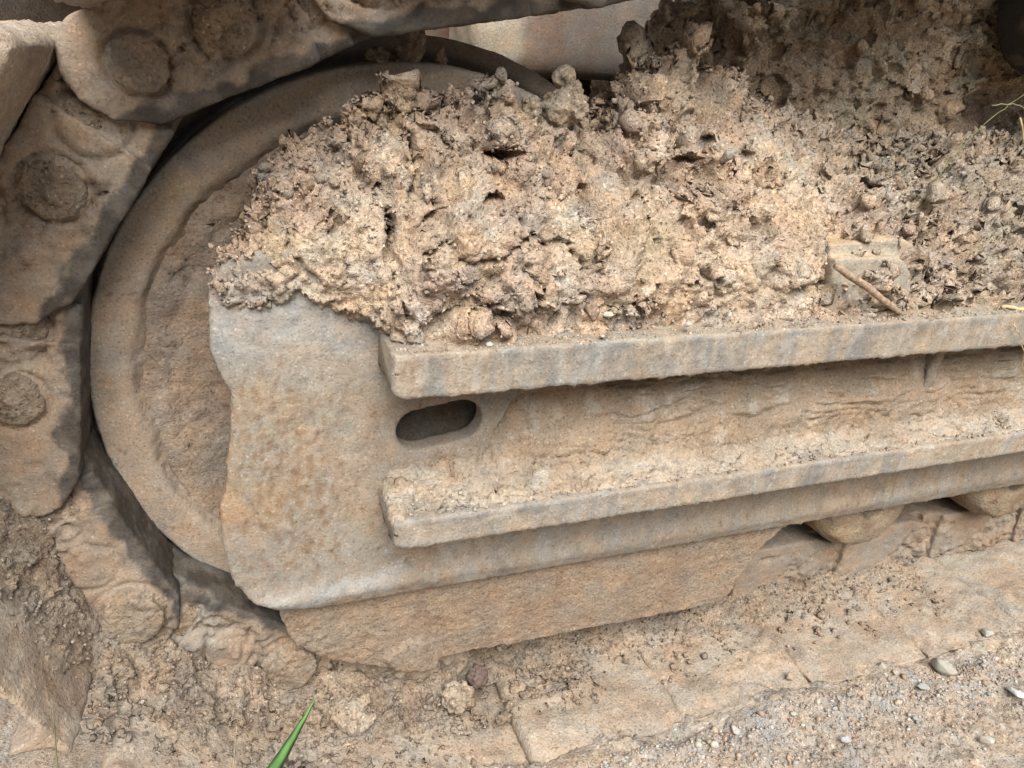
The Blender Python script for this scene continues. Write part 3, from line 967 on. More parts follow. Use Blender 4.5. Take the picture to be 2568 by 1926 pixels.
HOLES = [  # x, z, rx, rz, depth: pits and slots in the face of the heap
    (.060, .234, .016, .0050, .040), (-.053, .204, .0045, .004, .022), (.042, .199, .007, .004, .02),
    (-.047, .167, .0035, .020, .020), (.144, .196, .0045, .012, .025), (-.016, .235, .0025, .010, .016), (.030, .111, .020, .009, .020), (.094, .103, .006, .008, .024),
    (.120, .116, .006, .008, .022), (.189, .120, .0035, .010, .016), (.250, .218, .036, .018, .034), (.329, .136, .009, .007, .020), (.150, .232, .006, .010, .02), (-.088, .178, .004, .007, .012)]
VALLEYS = [  # polyline, half width, depth (negative = rib standing proud)
    ([(.160, .245), (.150, .228), (.138, .190)], .009, .010), ([(-.045, .212), (-.047, .181), (-.047, .140)], .006, .008), ([(.325, .317), (.312, .278), (.268, .252)], .014, .030),
    ([(.345, .205), (.337, .148), (.312, .116)], .010, .012), ([(.206, .284), (.213, .264), (.2, .242)], .008, .014), ([(-.09, .231), (-.069, .222), (-.062, .196)], .007, .009),
    ([(.226, .32), (.221, .286), (.198, .231)], .014, -.012), ([(.178, .193), (.166, .163), (.147, .136)], .014, -.012), ([(.386, .265), (.362, .237)], .014, -.010), ([(.057, .272), (.06, .246)], .016, -.008),
    ([(.0, .26), (.01, .20), (.0, .16)], .022, -.009), ([(-.105, .175), (-.09, .145)], .018, -.006), ([(.10, .18), (.11, .135)], .010, .008), ([(.43, .21), (.41, .16), (.40, .12)], .014, .012)]
CRACKS = [[(-.016, .232), (-.02, .214), (-.022, .209), (-.027, .199)], [(-.005, .192), (-.009, .184), (-.02, .177), (-.024, .172)], [(-.022, .158), (-.013, .164), (-.006, .166), (.002, .168)],
          [(.006, .159), (.026, .156), (.042, .157)], [(.051, .163), (.064, .167), (.075, .169), (.092, .160), (.109, .163)], [(.051, .163), (.043, .151), (.04, .14)], [(.115, .162), (.119, .152), (.124, .141)],
          [(-.126, .173), (-.123, .158), (-.114, .144), (-.104, .130)], [(.139, .177), (.146, .17), (.141, .147)], [(.066, .150), (.072, .128), (.078, .104)], [(-.046, .140), (-.044, .122), (-.036, .11)],
          [(.33, .22), (.338, .20), (.332, .18), (.34, .165)], [(.42, .2), (.43, .18), (.424, .165)], [(-.158, .150), (-.150, .143), (-.143, .146), (-.136, .138)], [(.195, .20), (.188, .18), (.194, .165)],
          [(.22, .13), (.235, .138), (.25, .133)], [(.25, .17), (.26, .155), (.255, .14)], [(.30, .19), (.31, .17), (.305, .15)]]

heap = empty('mud_heap', (.2, -.1, .085), 'tall crumbling heap of dry orange clay mud piled on the track frame ledge', 'mud heap')

def mud_colour(co, seed, crumb):
    col = mixc(LIGHT, ORANGE * 1.04, sm(-.30, .25, fbm(co, 8, 3, seed)))
    col = mixc(col, PINK, np.clip(sm(.0, .45, fbm(co, 11, 3, seed + 1)) * .7 + crumb * .75, 0, 1))
    col = mixc(col, PALE, sm(.22, .55, fbm(co, 16, 4, seed + 2)) * .45)
    col = mixc(col, OCHRE, sm(.2, .5, fbm(co, 21, 3, seed + 3)) * .4)
    col = mixc(col, C(.33, .22, .16), crumb * sm(.0, .4, fbm(co, 36, 3, seed + 4)) * .5)
    return col * (1.32 + fbm(co, 60, 3, seed + 5)[:, None] * .25)

def crumb_mask(co, seed):
    x, z = co[:, 0], co[:, 2]
    zt = np.interp(x, [h[0] for h in HEAP], [h[3] for h in HEAP])
    m = np.zeros(len(co), np.float32)
    m = np.maximum(m, sm(.045, .012, zt - z) * (1 - sm(.04, .08, x) * (1 - sm(.32, .36, x))))           # loose crest on the left
    m = np.maximum(m, np.exp(-((x + .11) / .055) ** 2 - ((z - .215) / .035) ** 2))
    m = np.maximum(m, np.exp(-((x - .265) / .05) ** 2 - ((z - .215) / .04) ** 2))                       # scooped hollow
    m = np.maximum(m, sm(.36, .50, x + .12 * fbm(co, 5, 2, seed)))                                       # loose soil to the right
    m = np.maximum(m, .8 * sm(.130, .100, z) * sm(.0, .1, x) * sm(-.1, .3, fbm(co, 13, 2, seed + 3)))
    m = np.maximum(m, sm(.18, .4, fbm(co, 9, 3, seed + 1)) * .8)
    return np.clip(m, 0, 1)

def build_heap():
    bm = new_bm()
    xs = list(np.arange(-.187, .60, .012)) + list(np.arange(.60, 1.33, .04))
    secs = []
    T = np.linspace(0, 1, 12)
    for x in xs:
        zb, Yb, zt, Yt = interp(HEAP, x)
        fr_ = [(x,) + front_profile(x, t) for t in T]
        back = Yt + .035 + .06 * min(1, max(0, (x - .09) / .05))
        secs.append(fr_ + [(x, Yt + .016, zt - .004), (x, back, zt - .03), (x, back, zb - .01), (x, Yb + .02, zb - .012)])
    loft(bm, secs)
    # clods pressed into the skin
    cand = [(random.uniform(-.185, .95), random.random() ** .75) for k in range(4200)]
    cand = [(x, t) + front_profile(x, t) for x, t in cand if not (x < -.05 and t < .25)]
    cms = crumb_mask(np.array([(x, y, z) for x, t, y, z in cand], np.float32), 600)
    for (x, t, y, z), cm in zip(cand, cms):
        if random.random() > .06 + .80 * cm:
            continue
        r = random.uniform(.0022, .0052) if random.random() < .86 else random.uniform(.006, .011)
        blob(bm, (x + random.uniform(-.004, .004), y - r * random.uniform(-.4, .6), z + random.uniform(-.003, .003)), r, (1, random.uniform(.6, 1), random.uniform(.55, 1)))
    # crest pinnacles
    def spire(x, y, z0, z1, r, lean=0.0):
        for k in range(46):
            f = k / 45
            blob(bm, (x + lean * f + random.uniform(-.5, .5) * r * (1 - f * .6), y + random.uniform(-.5, .5) * r, z0 + (z1 - z0) * f), r * (.52 - .26 * f) * random.uniform(.45, 1.15), (1, 1, .85))
    for a in ((.219, .028, .29, .340, .013), (.298, .028, .31, .350, .016), (.270, .03, .30, .335, .014), (.245, .03, .30, .331, .012), (.240, .02, .27, .322, .014), (.325, .03, .29, .326, .016), (.36, .035, .27, .305, .016),
              (-.05, -.034, .26, .282, .009), (-.022, -.032, .265, .293, .010), (-.007, -.03, .268, .286, .008), (.02, -.03, .262, .287, .009), (.052, -.028, .27, .298, .012), (.066, -.026, .265, .295, .010), (.035, -.03, .262, .285, .008),
              (.118, -.005, .24, .270, .008), (.19, .02, .245, .280, .011), (.207, .025, .25, .303, .013), (.178, .018, .24, .268, .010), (-.085, -.038, .235, .257, .009), (-.115, -.04, .222, .243, .008), (-.07, -.036, .245, .266, .008),
              (.41, .045, .255, .282, .015), (.45, .055, .24, .275, .016), (.49, .06, .24, .27, .016), (.52, .068, .22, .25, .012)):
        spire(*a)
    me = remesh(bm, .0025, 1)
    def d(co, no):
        x, z = co[:, 0], co[:, 2]
        cm = crumb_mask(co, 600)
        thin = sm(-.06, -.02, x + .25 * (z - .16))[:]          # the crust is thin over the plate on the left
        off = fbm(co, 9, 2, 601) * .009 * (.35 + .65 * thin) + fbm(co, 24, 4, 602) * .0030 * (.6 + .4 * thin)
        big = rubble(co, 26, 610)
        off += rubble(co, (13, 13, 7.5), 617, .5) * .014 * thin
        chunky = np.clip(cm + sm(-.05, .3, fbm(co, 7, 2, 618)), 0, 1)
        off += big * (.0050 + .0035 * chunky) * (.4 + .6 * thin) + rubble(co, 48, 615) * (.0016 + .0036 * chunky) * (.6 + .4 * thin)
        off += (1 - cm) * (fbm(co, (60, 60, 40), 4, 603) * .0034 + shingle(co, 85, 611) * .0014 + rubble(co, 80, 613) * .0040 * sm(-.5, .1, fbm(co, 13, 2, 614)))
        med = sm(-.1, .25, fbm(co, 15, 2, 612))
        rgt = sm(.36, .5, x)
        off += cm * (rubble(co, 70, 605) * .0075 * med + rubble(co, 125, 606) * .0050) + rgt * rubble(co, 36, 616) * .010
        off += (1 - cm) * rubble(co, 150, 607) * .0030 + fbm(co, 240, 2, 608) * .0011
        Qv = co[:, [0, 2]] + .006 * np.stack([fbm(co, 30, 2, 624), fbm(co, 30, 2, 625)], -1)
        dy = np.zeros(len(co), np.float32)
        for (pl, hw, dp) in VALLEYS:
            dy += np.exp(-(seg_dist(Qv, pl) / hw) ** 2) * dp * 1.5
        co = co + no * off[:, None]
        co[:, 1] += dy * (no[:, 1] < .4)
        Q = co[:, [0, 2]] + .004 * np.stack([fbm(co, 55, 2, 620), fbm(co, 55, 2, 621)], -1)
        push = np.zeros(len(co), np.float32)
        for cr in CRACKS:
            dd = seg_dist(Q, cr)
            push = np.maximum(push, np.exp(-(dd / .0016) ** 2) * .013)
        QQ = co[:, [0, 2]] + .007 * np.stack([fbm(co, 38, 3, 622), fbm(co, 38, 3, 623)], -1)
        for (hx, hz, rx, rz, dp) in HOLES:
            rr = np.sqrt(((QQ[:, 0] - hx) / rx) ** 2 + ((QQ[:, 1] - hz) / rz) ** 2)
            push = push + sm(1.25, .7, rr) * dp
        fro = (no[:, 1] < .35)
        co[:, 1] += push * fro
        return co
    displace(me, d)
    co, no = get_co(me), get_no(me)
    cm = crumb_mask(co, 600)
    col = mud_colour(co, 640, cm)
    for (px, pz, r) in ((-.072, .140, .020), (-.038, .118, .014), (-.035, .093, .016), (.105, .100, .016), (.02, .093, .012), (-.165, .128, .018), (-.045, .178, .010), (.105, .165, .010), (.40, .11, .014), (.44, .1, .02), (.03, .178, .008), (.165, .10, .014), (.24, .1, .012)):
        g = sm(1.1, .5, np.hypot((co[:, 0] - px), (co[:, 2] - pz)) / r + fbm(co, 40, 3, 641) * .5)
        col = mixc(col, C(.60, .55, .48), g * .62 * sm(-.4, .2, fbm(co, 90, 3, 647)))
    rt = sm(.36, .6, co[:, 0] + .15 * fbm(co, 6, 2, 642))
    col = mixc(col, C(.46, .365, .25), rt * .45)
    col = mixc(col, GREENG * 1.35, rt * sm(.0, .4, fbm(co, 10, 3, 643)) * .5)
    col = mixc(col, C(.50, .385, .22), rt * sm(.15, .09, co[:, 2]) * sm(-.1, .3, fbm(co, 12, 3, 644)) * .6)
    col = mixc(col, C(.36, .25, .19), sm(.1, .45, fbm(co, 14, 3, 645)) * .3)
    col = mixc(col, C(.50, .45, .38), sm(.2, .5, fbm(co, 19, 3, 646)) * .3)
    set_col(me, col)
    link('heap_body', me, MUD, heap)
    return co, no, cm, col
hco, hno, hcm, hcol = build_heap()

def heap_tail():
    """the same mud running on along the beam out of the picture"""
    bm = new_bm()
    secs = []
    for x in np.arange(1.28, 2.6, .05):
        q = .02 * math.sin(x * 9)
        secs.append([(x, -.150, .084), (x, -.10, .13 + q), (x, -.02, .19 + q), (x, .08, .24), (x, .13, .33 + q), (x, .16, .46 - q), (x, .26, .46), (x, .28, .06)])
    loft(bm, secs)
    me = remesh(bm, .009, 1)
    displace(me, lambda co, no: co + no * (fbm(co, 9, 3, 661) * .014 + rubble(co, 26, 662) * .012 + rubble(co, 50, 663) * .006)[:, None])
    co = get_co(me)
    set_col(me, mud_colour(co, 664, np.ones(len(co), np.float32) * .5) * .95)
    link('heap_tail', me, MUD, heap)
heap_tail()

# back wall of mud round the carrier roller
def mud_wall():
    bm = new_bm()
    tab = [(.36, .335, .365), (.38, .33, .385), (.42, .31, .40), (.50, .30, .43), (.62, .30, .455), (.80, .30, .475), (.95, .30, .48), (1.35, .30, .50)]
    secs = []
    for x in np.arange(.36, 1.34, .02):
        _, zt = interp(tab, x)
        e = min(1, (x - .36) / .08)
        yf = .185 - .035 * e
        secs.append([(x, yf - .05 * min(1, max(0, (x - .45) / .2)), .05), (x, yf - .02, .18), (x, yf, .26), (x, yf + .005, .33 if zt > .35 else .3), (x, yf + .012, zt - .01), (x, yf + .03, zt), (x, .27, zt), (x, .29, .05)])
    loft(bm, secs)
    for k in range(1500):
        x = random.uniform(.36, 1.0); z = random.uniform(.16, interp(tab, x)[1])
        e = min(1, (x - .36) / .08)
        r = random.uniform(.003, .0075) if random.random() < .85 else random.uniform(.009, .016)
        blob(bm, (x, .185 - .035 * e - .02 * (z < .22) + random.uniform(-.3, .6) * r, z), r, (1, .9, random.uniform(.8, 1.3)))
    for k in range(26):
        blob(bm, (.358 + random.uniform(-.012, .02), .185, random.uniform(.30, .365)), random.uniform(.008, .016))
    me = remesh(bm, .0042, 1)
    def d(co, no):
        off = fbm(co, 9, 3, 701) * .014 + fbm(co, (34, 34, 20), 4, 702) * .010 + rubble(co, (42, 42, 30), 703) * .0085 + rubble(co, 95, 704) * .0042 + fbm(co, 220, 2, 705) * .0012
        return co + no * off[:, None]
    displace(me, d)
    co = get_co(me)
    col = mixc(C(.34, .25, .165), C(.28, .195, .125), sm(-.25, .35, fbm(co, 9, 3, 710)))
    col = mixc(col, GREENG, sm(.0, .4, fbm(co, 7, 3, 711)) * .65)
    col = mixc(col, C(.43, .33, .23), sm(.15, .5, fbm(co, 20, 3, 712)) * .5)
    col = mixc(col, OCHRE * .9, sm(.78, .90, co[:, 0]) * sm(.28, .36, co[:, 2]) * .7)
    set_col(me, col * 1.7)
    tag(link('mud_wall', me, MUD), 'shaded upright wall of lumpy brown mud behind the orange heap', 'mud')
mud_wall()

# mud lying in the channel between the ledges
def channel_mud():
    bm = new_bm()
    secs = []
    for x in list(np.arange(-.052, .052, .008)) + list(np.arange(.052, 1.34, .02)):
        k0 = float(sm(np.float32(-.052), np.float32(.03), np.float32(x)))
        k = float(sm(np.float32(.045), np.float32(.10), np.float32(x)))
        s = [(-.0815, -.050 + .012 * k0 + .084 * k), (-.0925, -.052 + .012 * k0 + .084 * k), (-.0945 - .004 * k0 - .004 * k, -.056 + .008 * k0 + .053 * k),
             (-.100 - .006 * k0 - .010 * k, -.060 + .006 * k0 + .024 * k), (-.126, -.065 + .004 * k0 + .002 * k), (-.154, -.0675)]
        secs.append([(x, y, z) for y, z in s] + [(x, -.156, -.076), (x, -.0815, -.076)])
    loft(bm, secs)
    for k in range(650):
        x = random.uniform(-.045, 1.1)
        f = random.random()
        blob(bm, (x, -.105 - .045 * f, -.056 - .011 * f), random.uniform(.0015, .005) * (1.6 if random.random() < .06 else 1), (1.2, 1, .7))
    me = remesh(bm, .0027, 2)
    def d(co, no):
        x, z = co[:, 0], co[:, 2]
        up = sm(-.05, -.02, z)
        off = shingle(co, 120, 751, 1.9, (9, 9, 20)) * .0075 * up * sm(.07, .16, x)
        off += shingle(co, 55, 758, 1.2, (6, 6, 12)) * .0070 * up * sm(.10, .25, x)
        low = 1 - up
        f1, f2, cid = worley(co + .008 * np.stack([fbm(co, 30, 2, 752)] * 3, -1), (22, 22, 30), 753)
        off += low * ((cid - .5) * .010 * sm(-.2, .2, fbm(co, 7, 2, 754)) - sm(.05, 0, f2 - f1) * .006)
        off += fbm(co, 24, 3, 755) * .0030 + fbm(co, 80, 3, 756) * .0014 + rubble(co, 110, 757) * .0020 * (low * .9 + .1)
        return co + no * off[:, None]
    displace(me, d)
    co = get_co(me)
    col = mixc(C(.335, .245, .165), C(.385, .285, .195), sm(-.3, .3, fbm(co, 9, 3, 760)))
    col = mixc(col, C(.37, .26, .165), sm(.1, .5, fbm(co, 24, 3, 761)) * .5)
    col = mixc(col, PALE, sm(-.05, -.066, co[:, 2] + .012 * fbm(co, 18, 3, 762)) * .45)
    col = mixc(col, C(.52, .47, .40), sm(.25, .55, fbm(co, 34, 3, 763)) * .45)
    set_col(me, col)
    tag(link('channel_mud', me, CAKE), 'layered crust of tan mud in the channel between the two frame ledges', 'mud')
channel_mud()

# ------------------------------------------------------------------ clods and crumbs
clods = [clod_shape(s, 3, .26) for s in range(820, 828)]
for k, me in enumerate(clods):
    set_col(me, [LIGHT * .95, PINK, C(.43, .30, .19), PINK * .85, LIGHT * .85, C(.42, .33, .25), C(.40, .28, .18), C(.47, .39, .31)][k] * np.ones((len(me.vertices), 1), np.float32))
    me.materials.append(MUD)

def put_clod(parent, pos, r, k=None, name='clod', sq=None):
    o = bpy.data.objects.new(name, clods[(k if k is not None else random.randrange(8))])
    COL.objects.link(o)
    if parent:
        o.parent = parent
        o.location = Vector(pos) - world_loc(parent)
    else:
        o.location = pos
    o.rotation_euler = (random.uniform(0, 6.3), random.uniform(0, 6.3), random.uniform(0, 6.3))
    s = sq or (random.uniform(.8, 1.2), random.uniform(.75, 1.1), random.uniform(.65, 1))
    o.scale = (r * s[0], r * s[1], r * s[2])
    return o

okv = np.where((hno[:, 1] < .1) & (hco[:, 0] < .92))[0]
pr = (hcm[okv] ** 1.5 + .03) * (1 - .5 * sm(.36, .5, hco[okv, 0])); pr /= pr.sum()
for v in rng.choice(okv, 260, replace=False, p=pr):
    r = random.uniform(.003, .006) if random.random() < .85 else random.uniform(.006, .0095)
    put_clod(heap, hco[v] + hno[v] * r * .2, r)

def scatter_crumbs(name, pts, rs, parent, palette, mat, seed, sub=1, cols=None):
    """many tiny crumbs as one mesh"""
    bm = new_bm(); bmesh.ops.create_icosphere(bm, subdivisions=sub, radius=1)
    bv = np.array([v.co[:] for v in bm.verts], np.float32)
    bt = np.array([[v.index for v in f.verts] for f in bm.faces], np.int32)
    bm.free()
    g = np.random.default_rng(seed)
    n = len(pts)
    sc3 = g.uniform(.55, 1.15, (n, 3)).astype(np.float32)
    A = g.normal(size=(n, 3, 3)); Q, _ = np.linalg.qr(A)
    jit = g.uniform(.45, 1.3, (n, len(bv), 1)).astype(np.float32)
    V = bv[None] * jit * sc3[:, None, :] * np.asarray(rs, np.float32)[:, None, None]
    V = np.einsum('nij,nkj->nki', Q.astype(np.float32), V) + np.asarray(pts, np.float32)[:, None, :]
    T = bt[None] + (np.arange(n) * len(bv))[:, None, None]
    me = tri_mesh(V.reshape(-1, 3), T.reshape(-1, 3).astype(np.int32))
    pal = np.array(palette, np.float32)
    c = (pal[g.integers(0, len(pal), n)] if cols is None else cols) * g.uniform(.8, 1.25, (n, 1))
    set_col(me, np.repeat(c, len(bv), axis=0))
    o = link(name, me, mat, parent)
    o['kind'] = 'stuff'
    return o

# loose soil lying on the shoes against the foot of the links
def shoe_soil():
    bm = new_bm()
    def strip(a, b, s0, s1, nb=420):
        sx, sz, hx, hz, L = frame_of(a, b)
        secs = []
        for s in np.linspace(s0, s1, 9):
            px, pz = a[0] + sx * s, a[1] + sz * s
            wv = .018 * math.sin(s * 47 + a[0] * 31) + .012 * math.sin(s * 91)
            yo = .034 if a[0] > .0 else 0
            if yo:
                lift = .016 * max(0, math.sin(s * 40 + a[0] * 23))
                pts = [(-.012, .030 - lift), (-.030, .033 - lift), (-.044 - wv * .2, .038 - lift * .4), (-.066 - wv * .4, .0425), (-.07 - wv * .4, .049), (-.012, .049)]
            else:
                pts = [(-.05, .016 + wv * .3), (-.066, .023), (-.085 - wv * .3, .034), (-.115 - wv, .0415), (-.12 - wv, .049), (-.05, .049)]
            secs.append([(px + hx * h, y, pz + hz * h) for y, h in pts])
        loft(bm, secs)
        for k in range(nb):
            s = random.uniform(s0, s1); f = random.random() ** .9
            y = -.064 - f * .10 + (.034 if a[0] > .0 else 0)
            h = (.034 if a[0] > .0 else .022) + (.008 if a[0] > .0 else .020) * min(1, f * 1.6)
            r = random.uniform(.0014, .0042) * (1.8 if random.random() < .08 else 1)
            blob(bm, (a[0] + sx * s + hx * h, y, a[1] + sz * s + hz * h), r)
    i0 = n_top + 3
    strip(pins[i0], pins[i0 + 1], .0, .20, 40)
    strip(pins[i0 + 1], pins[i0 + 2], -.01, .20)
    for k in range(2, 7):
        strip(pins[i0 + k], pins[i0 + k + 1], -.01, .20, 420 if k < 4 else 90)
    me = remesh(bm, .0029, 1)
    displace(me, lambda co, no: co + no * (fbm(co, 24, 3, 780) * .0035 + rubble(co, 75, 781) * .0040 * sm(-.2, .3, fbm(co, 12, 2, 786)) + rubble(co, 120, 782) * .0026 + fbm(co, 220, 2, 783) * .001)[:, None])
    co = get_co(me)
    col = mixc(C(.37, .28, .20), C(.45, .345, .25), sm(-.3, .35, fbm(co, 12, 3, 784)))
    col = mixc(col, C(.29, .21, .16), sm(.1, .5, fbm(co, 26, 3, 785)) * .5)
    set_col(me, col)
    no = get_no(me)
    up = np.where(no[:, 1] * -.5 + no[:, 2] > .1)[0]
    v = rng.choice(up, 1700)
    rs = rng.uniform(.0009, .0028, len(v)) * np.where(rng.random(len(v)) < .06, 1.8, 1)
    pts = co[v] + no[v] * (rs * .3)[:, None] + np.stack([rng.normal(0, .003, len(v)), -np.abs(rng.normal(0, .006, len(v))), np.zeros(len(v))], -1)
    cr = scatter_crumbs('soil_crumbs', pts, rs, None, [(.40, .30, .21), (.34, .25, .18), (.27, .19, .15), (.44, .35, .27), (.38, .27, .18)], MUD, 31)
    tag(cr, 'scattered small crumbs on the track shoes below the roller guard', 'crumbs', kind='stuff')
    tag(link('loose_soil', me, MUD), 'loose crumbled soil lying on the track shoes along the foot of the links', 'soil', kind='stuff')
shoe_soil()

pr = (hcm[okv] + .12) * (1 - .75 * sm(.36, .5, hco[okv, 0])); pr /= pr.sum()
vi = rng.choice(okv, 6000, replace=False, p=pr)
rs = rng.uniform(.0009, .0026, len(vi))
scatter_crumbs('crumbs', hco[vi] + hno[vi] * (rs * .3)[:, None], rs, heap, [LIGHT], MUD, 5, cols=hcol[vi])

def ledge_grit():
    """fine grit along the top edges of both ledges"""
    n = 1500
    x = rng.uniform(-.05, .75, n)
    up = rng.random(n) < .5
    y = np.where(up, rng.uniform(-.1585, -.140, n), rng.uniform(-.158, -.125, n))
    z = np.where(up, .0885, -.0675 + (-.145 - y).clip(-.1, 0) * -.25)
    r = rng.uniform(.0008, .0024, n) * np.where(rng.random(n) < .06, 1.9, 1)
    o = scatter_crumbs('ledge_grit', np.stack([x, y, z + r * .1], -1), r, None, [(.54, .43, .32), (.48, .37, .26), (.58, .50, .41), (.46, .34, .25), (.52, .38, .26), (.50, .40, .30)], MUD, 41)
    tag(o, 'fine pale grit strewn along the edges of the two ledges', 'grit', kind='stuff')
ledge_grit()

# the bigger free clods
def free_clod(pos, r, k, label, sq=(1, 1, .85)):
    bm = new_bm()
    soft = sq[2] < .6 or k == 7
    blob(bm, pos, r * .88, sq, .18)
    for _ in range(8 if soft else 26):
        v = Vector((random.gauss(0, 1), random.gauss(0, 1), random.gauss(0, 1))).normalized()
        blob(bm, (pos[0] + v.x * r * sq[0] * .72, pos[1] + v.y * r * sq[1] * .72, pos[2] + v.z * r * sq[2] * .72), r * random.uniform(.16, .36))
    me = remesh(bm, max(.0016, r * .075), 1)
    displace(me, lambda co, no: co + no * (fbm(co, 40, 4, 830 + k) * .10 * r + rubble(co, 1.6 / r, 831 + k) * .09 * r + fbm(co, 210, 2, 832) * .0009)[:, None])
    co = get_co(me)
    tint = [LIGHT, PINK, ORANGE, C(.22, .15, .125), C(.42, .30, .20), LIGHT, ORANGE, PALE][k]
    set_col(me, tint * (1 + fbm(co, 60, 3, 833)[:, None] * .3))
    o = link('mud_clod', me, MUD)
    tag(o, label, 'clod', 'loose mud clods')
    return o
free_clod((.137, -.016, .268), .026, 0, 'large knobbly clod standing on the saddle of the heap', (1, .9, 1.15))
free_clod((.133, -.016, .295), .013, 0, 'knob of clay on top of the large clod', (1, 1, 1.1))
free_clod((.101, -.018, .268), .013, 0, 'small upright clod beside the large knobbly clod', (.9, .9, 1.15))
free_clod((-.088, -.100, -.350), .025, 5, 'round smooth clod lying on the shoes nearest the green grass blade', (1.1, 1, .85))
free_clod((-.097, -.122, -.372), .018, 5, 'flat clod in front of the round clod on the shoes')
free_clod((.033, -.092, -.368), .022, 5, 'tan clod cracked off on the shoe below the roller guard lug', (1, 1, .8))
free_clod((.062, -.074, -.364), .016, 3, 'dark purplish brown clod tucked behind the tan clod', (.9, .9, 1.2))
free_clod((-.007, .012, .304), .022, 1, 'flat flake of dried mud lying on top of the wheel rim', (1.9, .7, .42))
free_clod((-.034, .012, .304), .010, 1, 'small crumb beside the mud flake on the wheel rim', (1.4, .8, .8))
free_clod((.46, -.135, .10), .012, 6, 'orange clod on the upper ledge beside the roller bracket')

# soil bank ahead of the track, in the upper left corner
def bank():
    n = 150
    xs = np.linspace(-3.2, .15, n); ys = np.linspace(.9, 3.6, n)
    X, Y = np.meshgrid(xs, ys)
    P = np.stack([X, Y, X * 0], -1).reshape(-1, 3)
    z = -.42 + .95 * sm(.95, 1.9, P[:, 1] + .25 * fbm(P, 1.5, 2, 860)) * (1 - sm(-.35, .05, P[:, 0])) + fbm(P, 6, 4, 861) * .05 + lumps(P, 14, 862) * .03
    me = grid_mesh(X, Y, z.reshape(X.shape))
    co = get_co(me)
    set_col(me, mixc(mixc(LIGHT, PINK, sm(-.2, .3, fbm(co, 4, 3, 863))), C(.55, .50, .44), sm(.1, .4, fbm(co, 9, 3, 864)) * .8))
    tag(link('soil_bank', me, GRND), 'bright stony soil bank beyond the track in the top left corner', 'soil bank')
bank()

# ------------------------------------------------------------------ stones, gravel
def stone(pos, r, col, label, seed, sq=(1, .85, .6), name='pebble'):
    me = clod_shape(seed, 3, .16, 1.0, (.35, .75))
    cc = get_co(me)
    set_col(me, mixc(C(*col), C(.42, .32, .235), sm(-.1, .4, fbm(cc, 1.6, 3, seed + 2)) * .7))
    me.materials.append(ROCK)
    o = bpy.data.objects.new(name, me); COL.objects.link(o)
    o.location = pos
    o.rotation_euler = (random.uniform(-.3, .3), random.uniform(-.3, .3), random.uniform(0, 6.3))
    o.location.z -= r * .30
    r *= .72
    o.scale = (r * sq[0], r * sq[1], r * sq[2])
    tag(o, label, 'stone', 'stones on the ground')
ZG = -.388
stone((.668, -.205, ZG + .008), .025, (.44, .40, .31), 'large pale angular stone at the end of the track shoes', 901)
stone((.784, -.177, ZG + .008), .014, (.45, .48, .45), 'grey green stone wedged against the rightmost shoe end', 902)
stone((.585, -.182, ZG + .006), .010, (.46, .43, .36), 'small cream pebble left of the large pale stone', 903)
stone((.592, -.197, ZG + .006), .008, (.42, .38, .32), 'small beige pebble touching the cream pebble', 904)
stone((.610, -.226, ZG + .005), .012, (.40, .40, .38), 'smooth grey pebble in front of the large pale stone', 905)
stone((.490, -.212, ZG + .005), .010, (.44, .43, .40), 'light grey pebble lying in the gravel strip', 906)
stone((.416, -.214, ZG + .005), .008, (.44, .46, .44), 'tiny pale bluish pebble in the gravel strip', 907)
stone((.450, -.166, ZG + .010), .010, (.40, .27, .18), 'round orange pebble on the shoe edge', 908)
stone((.410, -.189, ZG + .006), .014, (.42, .28, .18), 'orange clay pebble left of the pale bluish pebble', 909)
stone((.165, -.232, ZG), .030, (.45, .42, .34), 'flat grey stone slab half buried at the bottom edge', 910, (1.5, .8, .35))
stone((.455, -.262, ZG + .003), .010, (.45, .47, .49), 'pale blue grey chip out on the open ground', 911)
stone((.62, -.31, ZG + .004), .012, (.50, .49, .45), 'whitish chip near the lower right corner', 912)
stone((.335, -.212, ZG + .004), .010, (.44, .45, .46), 'grey pebble at the left end of the gravel strip', 913)
stone((.028, -.152, .092), .0065, (.46, .50, .47), 'pale green stone on the upper ledge near its left end', 921)
stone((.136, -.150, .112), .0075, (.55, .53, .46), 'cream stone at the foot of the heap above the middle of the upper ledge', 922)
stone((.218, -.152, .100), .0080, (.44, .48, .45), 'speckled grey green stone at the foot of the heap', 923)
stone((.263, -.150, .106), .0060, (.48, .50, .47), 'small pale stone right of the speckled grey green stone', 924)
stone((.130, -.155, .094), .0055, (.53, .50, .44), 'tiny beige stone on the upper ledge under the cream stone', 925)
stone((-.2345, -.075, -.345), .0045, (.10, .20, .55), 'tiny bright blue fragment lying in the loose soil', 926, name='blue_fragment')
stone((.726, -.268, ZG + .006), .022, (.66, .67, .65), 'flat white chip cut by the right edge of the picture', 914, (1.0, .8, .3), name='white_chip')

